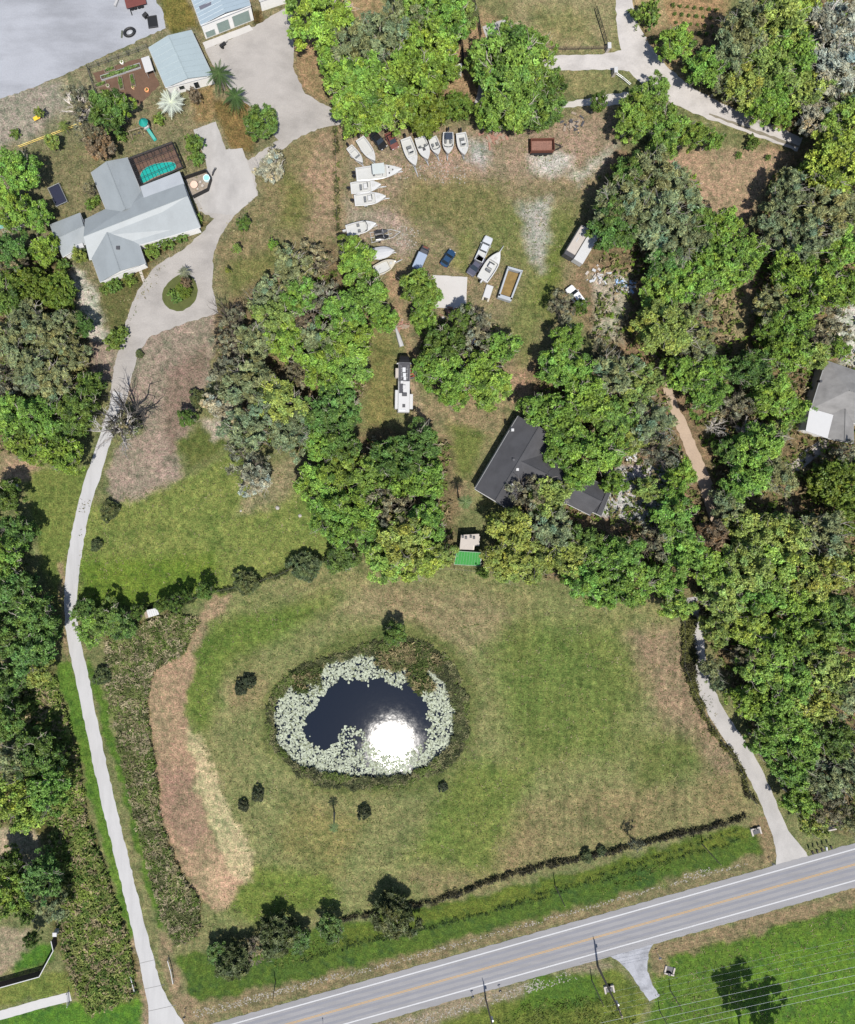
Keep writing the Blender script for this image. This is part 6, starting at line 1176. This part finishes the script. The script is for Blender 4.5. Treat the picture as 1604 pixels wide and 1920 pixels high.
# utility poles
def pole(u, v, h, label, arms=1, r=.16, lean=0.0):
    p = P(u, v); t = empty('utility_pole', (p.x, p.y, 0), math.radians(16), label, 'utility pole', 'poles along the road'); mb = MB(); mb.tube([(0,0,-.1),(lean*h*.5,0,h*.5),(lean*h,0,h)], [r*1.25,r,r*.75], 8); mb.build('shaft', M_WOOD, t)
    for k in range(arms):
        z = h-.5-k*.9; mb = MB(); mb.box(lean*z-.06,lean*z+.06,-1.1,1.1,z-.06,z+.06); o = mb.build('crossarm', M_WOOD, t)
        for y in (-1.0,-.35,.35,1.0): mb = MB(); mb.cyl((lean*z,y), .06, z+.06, z+.3, 6); mb.build('insulator', M_DARK, o)
    if arms: mb = MB(); mb.cyl((.3,.0), .22, h-3.2, h-2.3, 9); mb.build('transformer', M_STEEL, t)
    return t
pole(1121,1811,11.5,'tall timber pole at the edge of the road beside the turnout', 2, .2); pole(911,1872,7.5,'timber pole standing in the stony verge below the road', 1)
pole(1317,1583,6.5,'thin pole in the verge near the lower lane mouth', 0, .11); pole(1041,1660,6.0,'thin pole beside the weedy fence in the middle of the verge', 0, .11); pole(517,1840,4.6,'thin dark pole on the verge below the roadside shrubs', 0, .1); pole(1110,1838,6.0,'thin post close left of the tall timber pole', 0, .1)
pole(1257,1856,4.8,'thin post on the grass right of the turnout', 0, .10); pole(1237,1895,5.0,'thin post below the end of the turnout', 0, .10)
wm = mk('wire_aluminium', (.75,.76,.76), .4, .02, metal=.2)
WL = ['uppermost thin wire', 'second thin wire from the top', 'third thin wire from the top', 'fourth thin wire from the top', 'uppermost of the four thick wires', 'second of the four thick wires', 'third of the four thick wires', 'lowest of the four thick wires']
for i in range(8):
    u0, v0 = 1210-6*i, (1846,1860,1874,1886,1905,1922,1938,1952)[i]; sl_ = -.22; z = (7,7.5,8,8.5,9,9.5,10,10.5)[i]; mb = MB(); pts = []
    for t_ in np.linspace(-0.1, 1, 14): q = P(u0+600*t_, v0+600*sl_*t_, z-1.0*4*max(t_,0)*(1-t_)*.25); pts.append(q)
    tag(mb.tube(pts, .007 if i < 4 else .019, 4) and mb.build('power_line', wm), f'{WL[i]} stretched over the lower right lawn', 'power line', 'power lines over the lawn')
def headwall(u, v, rz, lb):
    p = P(u, v); t = empty('culvert_headwall', (p.x, p.y, 0), rz, lb, 'culvert headwall', 'concrete culvert mouths along the road'); mb = MB()
    mb.bbox(-1.1,1.1,.5,.8,0,.4,.04); mb.bbox(-1.1,-.75,-.9,.5,0,.28,.04); mb.bbox(.75,1.1,-.9,.5,0,.28,.04); mb.build('apron', M_CREAM, t); mb = MB(); mb.tube([(0,.3,.05),(0,.85,.05)], .5, 12); mb.build('pipe', M_BLACK, t)
    mb = MB(); mb.box(-.75,.75,-.8,.5,0,.03); mb.build('floor', M_DARK, t)
headwall(1417,1557,.3,'concrete culvert mouth in the verge left of the lower lane'); headwall(1142,1853,.2,'concrete culvert mouth between the tall pole and the turnout'); headwall(1255,1819,2.9,'concrete culvert mouth right of the turnout')
for i in range(5):
    p = P(1516+8.6*i, 1591-2.6*i+(0 if i < 3 else .5)); t = empty('mailbox', (p.x, p.y, 0), math.radians(16)+(.1,-.08,.03,-.2,.15)[i], ['first mailbox in the row, closest to the lane', 'second mailbox in the row from the lane', 'middle mailbox of the five by the road', 'fourth mailbox in the row from the lane', 'last mailbox in the row, farthest from the lane'][i], 'mailbox', 'mailboxes by the lane mouth')
    mb = MB(); mb.box(-.05,.05,-.05,.05,0,1.0); mb.build('post', M_WOOD, t); mb = MB(); mb.loft([[(-.17,y,1.0),(.17,y,1.0),(.17,y,1.22),(.1,y,1.34),(-.1,y,1.34),(-.17,y,1.22)] for y in (-.42,.32)]); b = mb.build('box', M_BLACK if i != 3 else M_STEEL, t); mb = MB(); mb.box(.18,.2,-.1,.06,1.15,1.35); mb.build('flag', RED, b)
def sign(u, v, h, lb, m=M_WHITE, w=.3, hh=.45, rz=.3):
    p = P(u, v); t = empty('road_sign', (p.x, p.y, 0), rz, lb, 'road sign', 'small posts and signs by the road'); mb = MB(); mb.tube([(0,0,0),(0,0,h)], .05, 6); mb.build('post', M_STEEL, t); mb = MB(); mb.bbox(-w,w,-.05,-.01,h-hh,h,.01); mb.build('plate', m, t)
sign(1442,1612,1.6,'white marker post at the left of the lower lane mouth'); sign(1231,1785,1.8,'white marker post at the right corner of the turnout'); sign(349,1896,1.6,'dark marker post right of the white drive mouth', M_DARK); sign(885,1861,1.2,'small marker post left of the stony-verge pole', M_DARK); sign(936,1850,1.2,'small marker post right of the stony-verge pole', M_DARK); sign(606,1915,1.8,'dark post at the lower edge of the road surface', M_DARK, .12); sign(1334,1813,1.0,'tiny white stake on the lower right lawn', M_WHITE, .1)
# grass-covered culvert below the bright bush on the right
p = P(1548,1550); t = empty('culvert_pipe', (p.x, p.y, 0), math.radians(13), 'black half-buried drain pipe at the right end of the verge', 'drain pipe'); mb = MB(); mb.loft([[(x, .55*math.cos(k*math.pi/6), .55*math.sin(k*math.pi/6)) for k in range(7)] for x in (-2.0,2.0)], close=False, caps=False); mb.build('pipe', M_BLACK, t); mb = MB(); mb.bbox(-2.1,2.1,-.95,-.6,0,.35,.05); mb.build('kerb', M_CREAM, t)
# small pale stones lying on the lawns
for i, (u, v, r, lb) in enumerate(((521,952,.42,'large pale boulder on the west lawn'), (563,967,.36,'pale boulder beside the middle wood on the lawn'), (452,958,.25,'small pale stone on the west lawn'), (591,990,.3,'pale stone at the foot of the middle wood'), (32,910,.4,'pale stone on the bare ground left of the drive'))):
    rnd = random.Random(i); p = P(u, v); mb = MB(); mb.loft([[(r*k*math.cos(a)*rnd.uniform(.8,1.2), r*k*math.sin(a)*rnd.uniform(.8,1.2), z*r) for a in [j*1.047 for j in range(6)]] for k, z in ((1,0),(1.05,.35),(.7,.7),(.25,.85))]); tag(mb.build('boulder', mk('pale_stone', A(214,208,200), .9, .15, 3), None, (p.x, p.y, 0)), lb, 'boulder')
# orchard seedlings are rows of small dark plants on the bare ground
k = 0; OR = ['first','second','third','fourth','fifth','sixth','seventh']
for r in range(4):
    for c in range(7):
        u = 1262+c*13.5+r*3; v = 10+r*16+c*1.5
        if poly_sd(np.array([u*1.0]), np.array([v*1.0]), [(1228,-10),(1362,-10),(1340,80),(1292,78),(1240,40)])[0] < 0: continue
        t = tree(u, v, 3.2+rt.random(), 's', group='seedlings in the orchard rows', name='seedling', cat='seedling'); t['label'] = f'tiny dark seedling, {OR[c]} from the lane in the {OR[r]} orchard row'; t['category'] = 'seedling'; k += 1
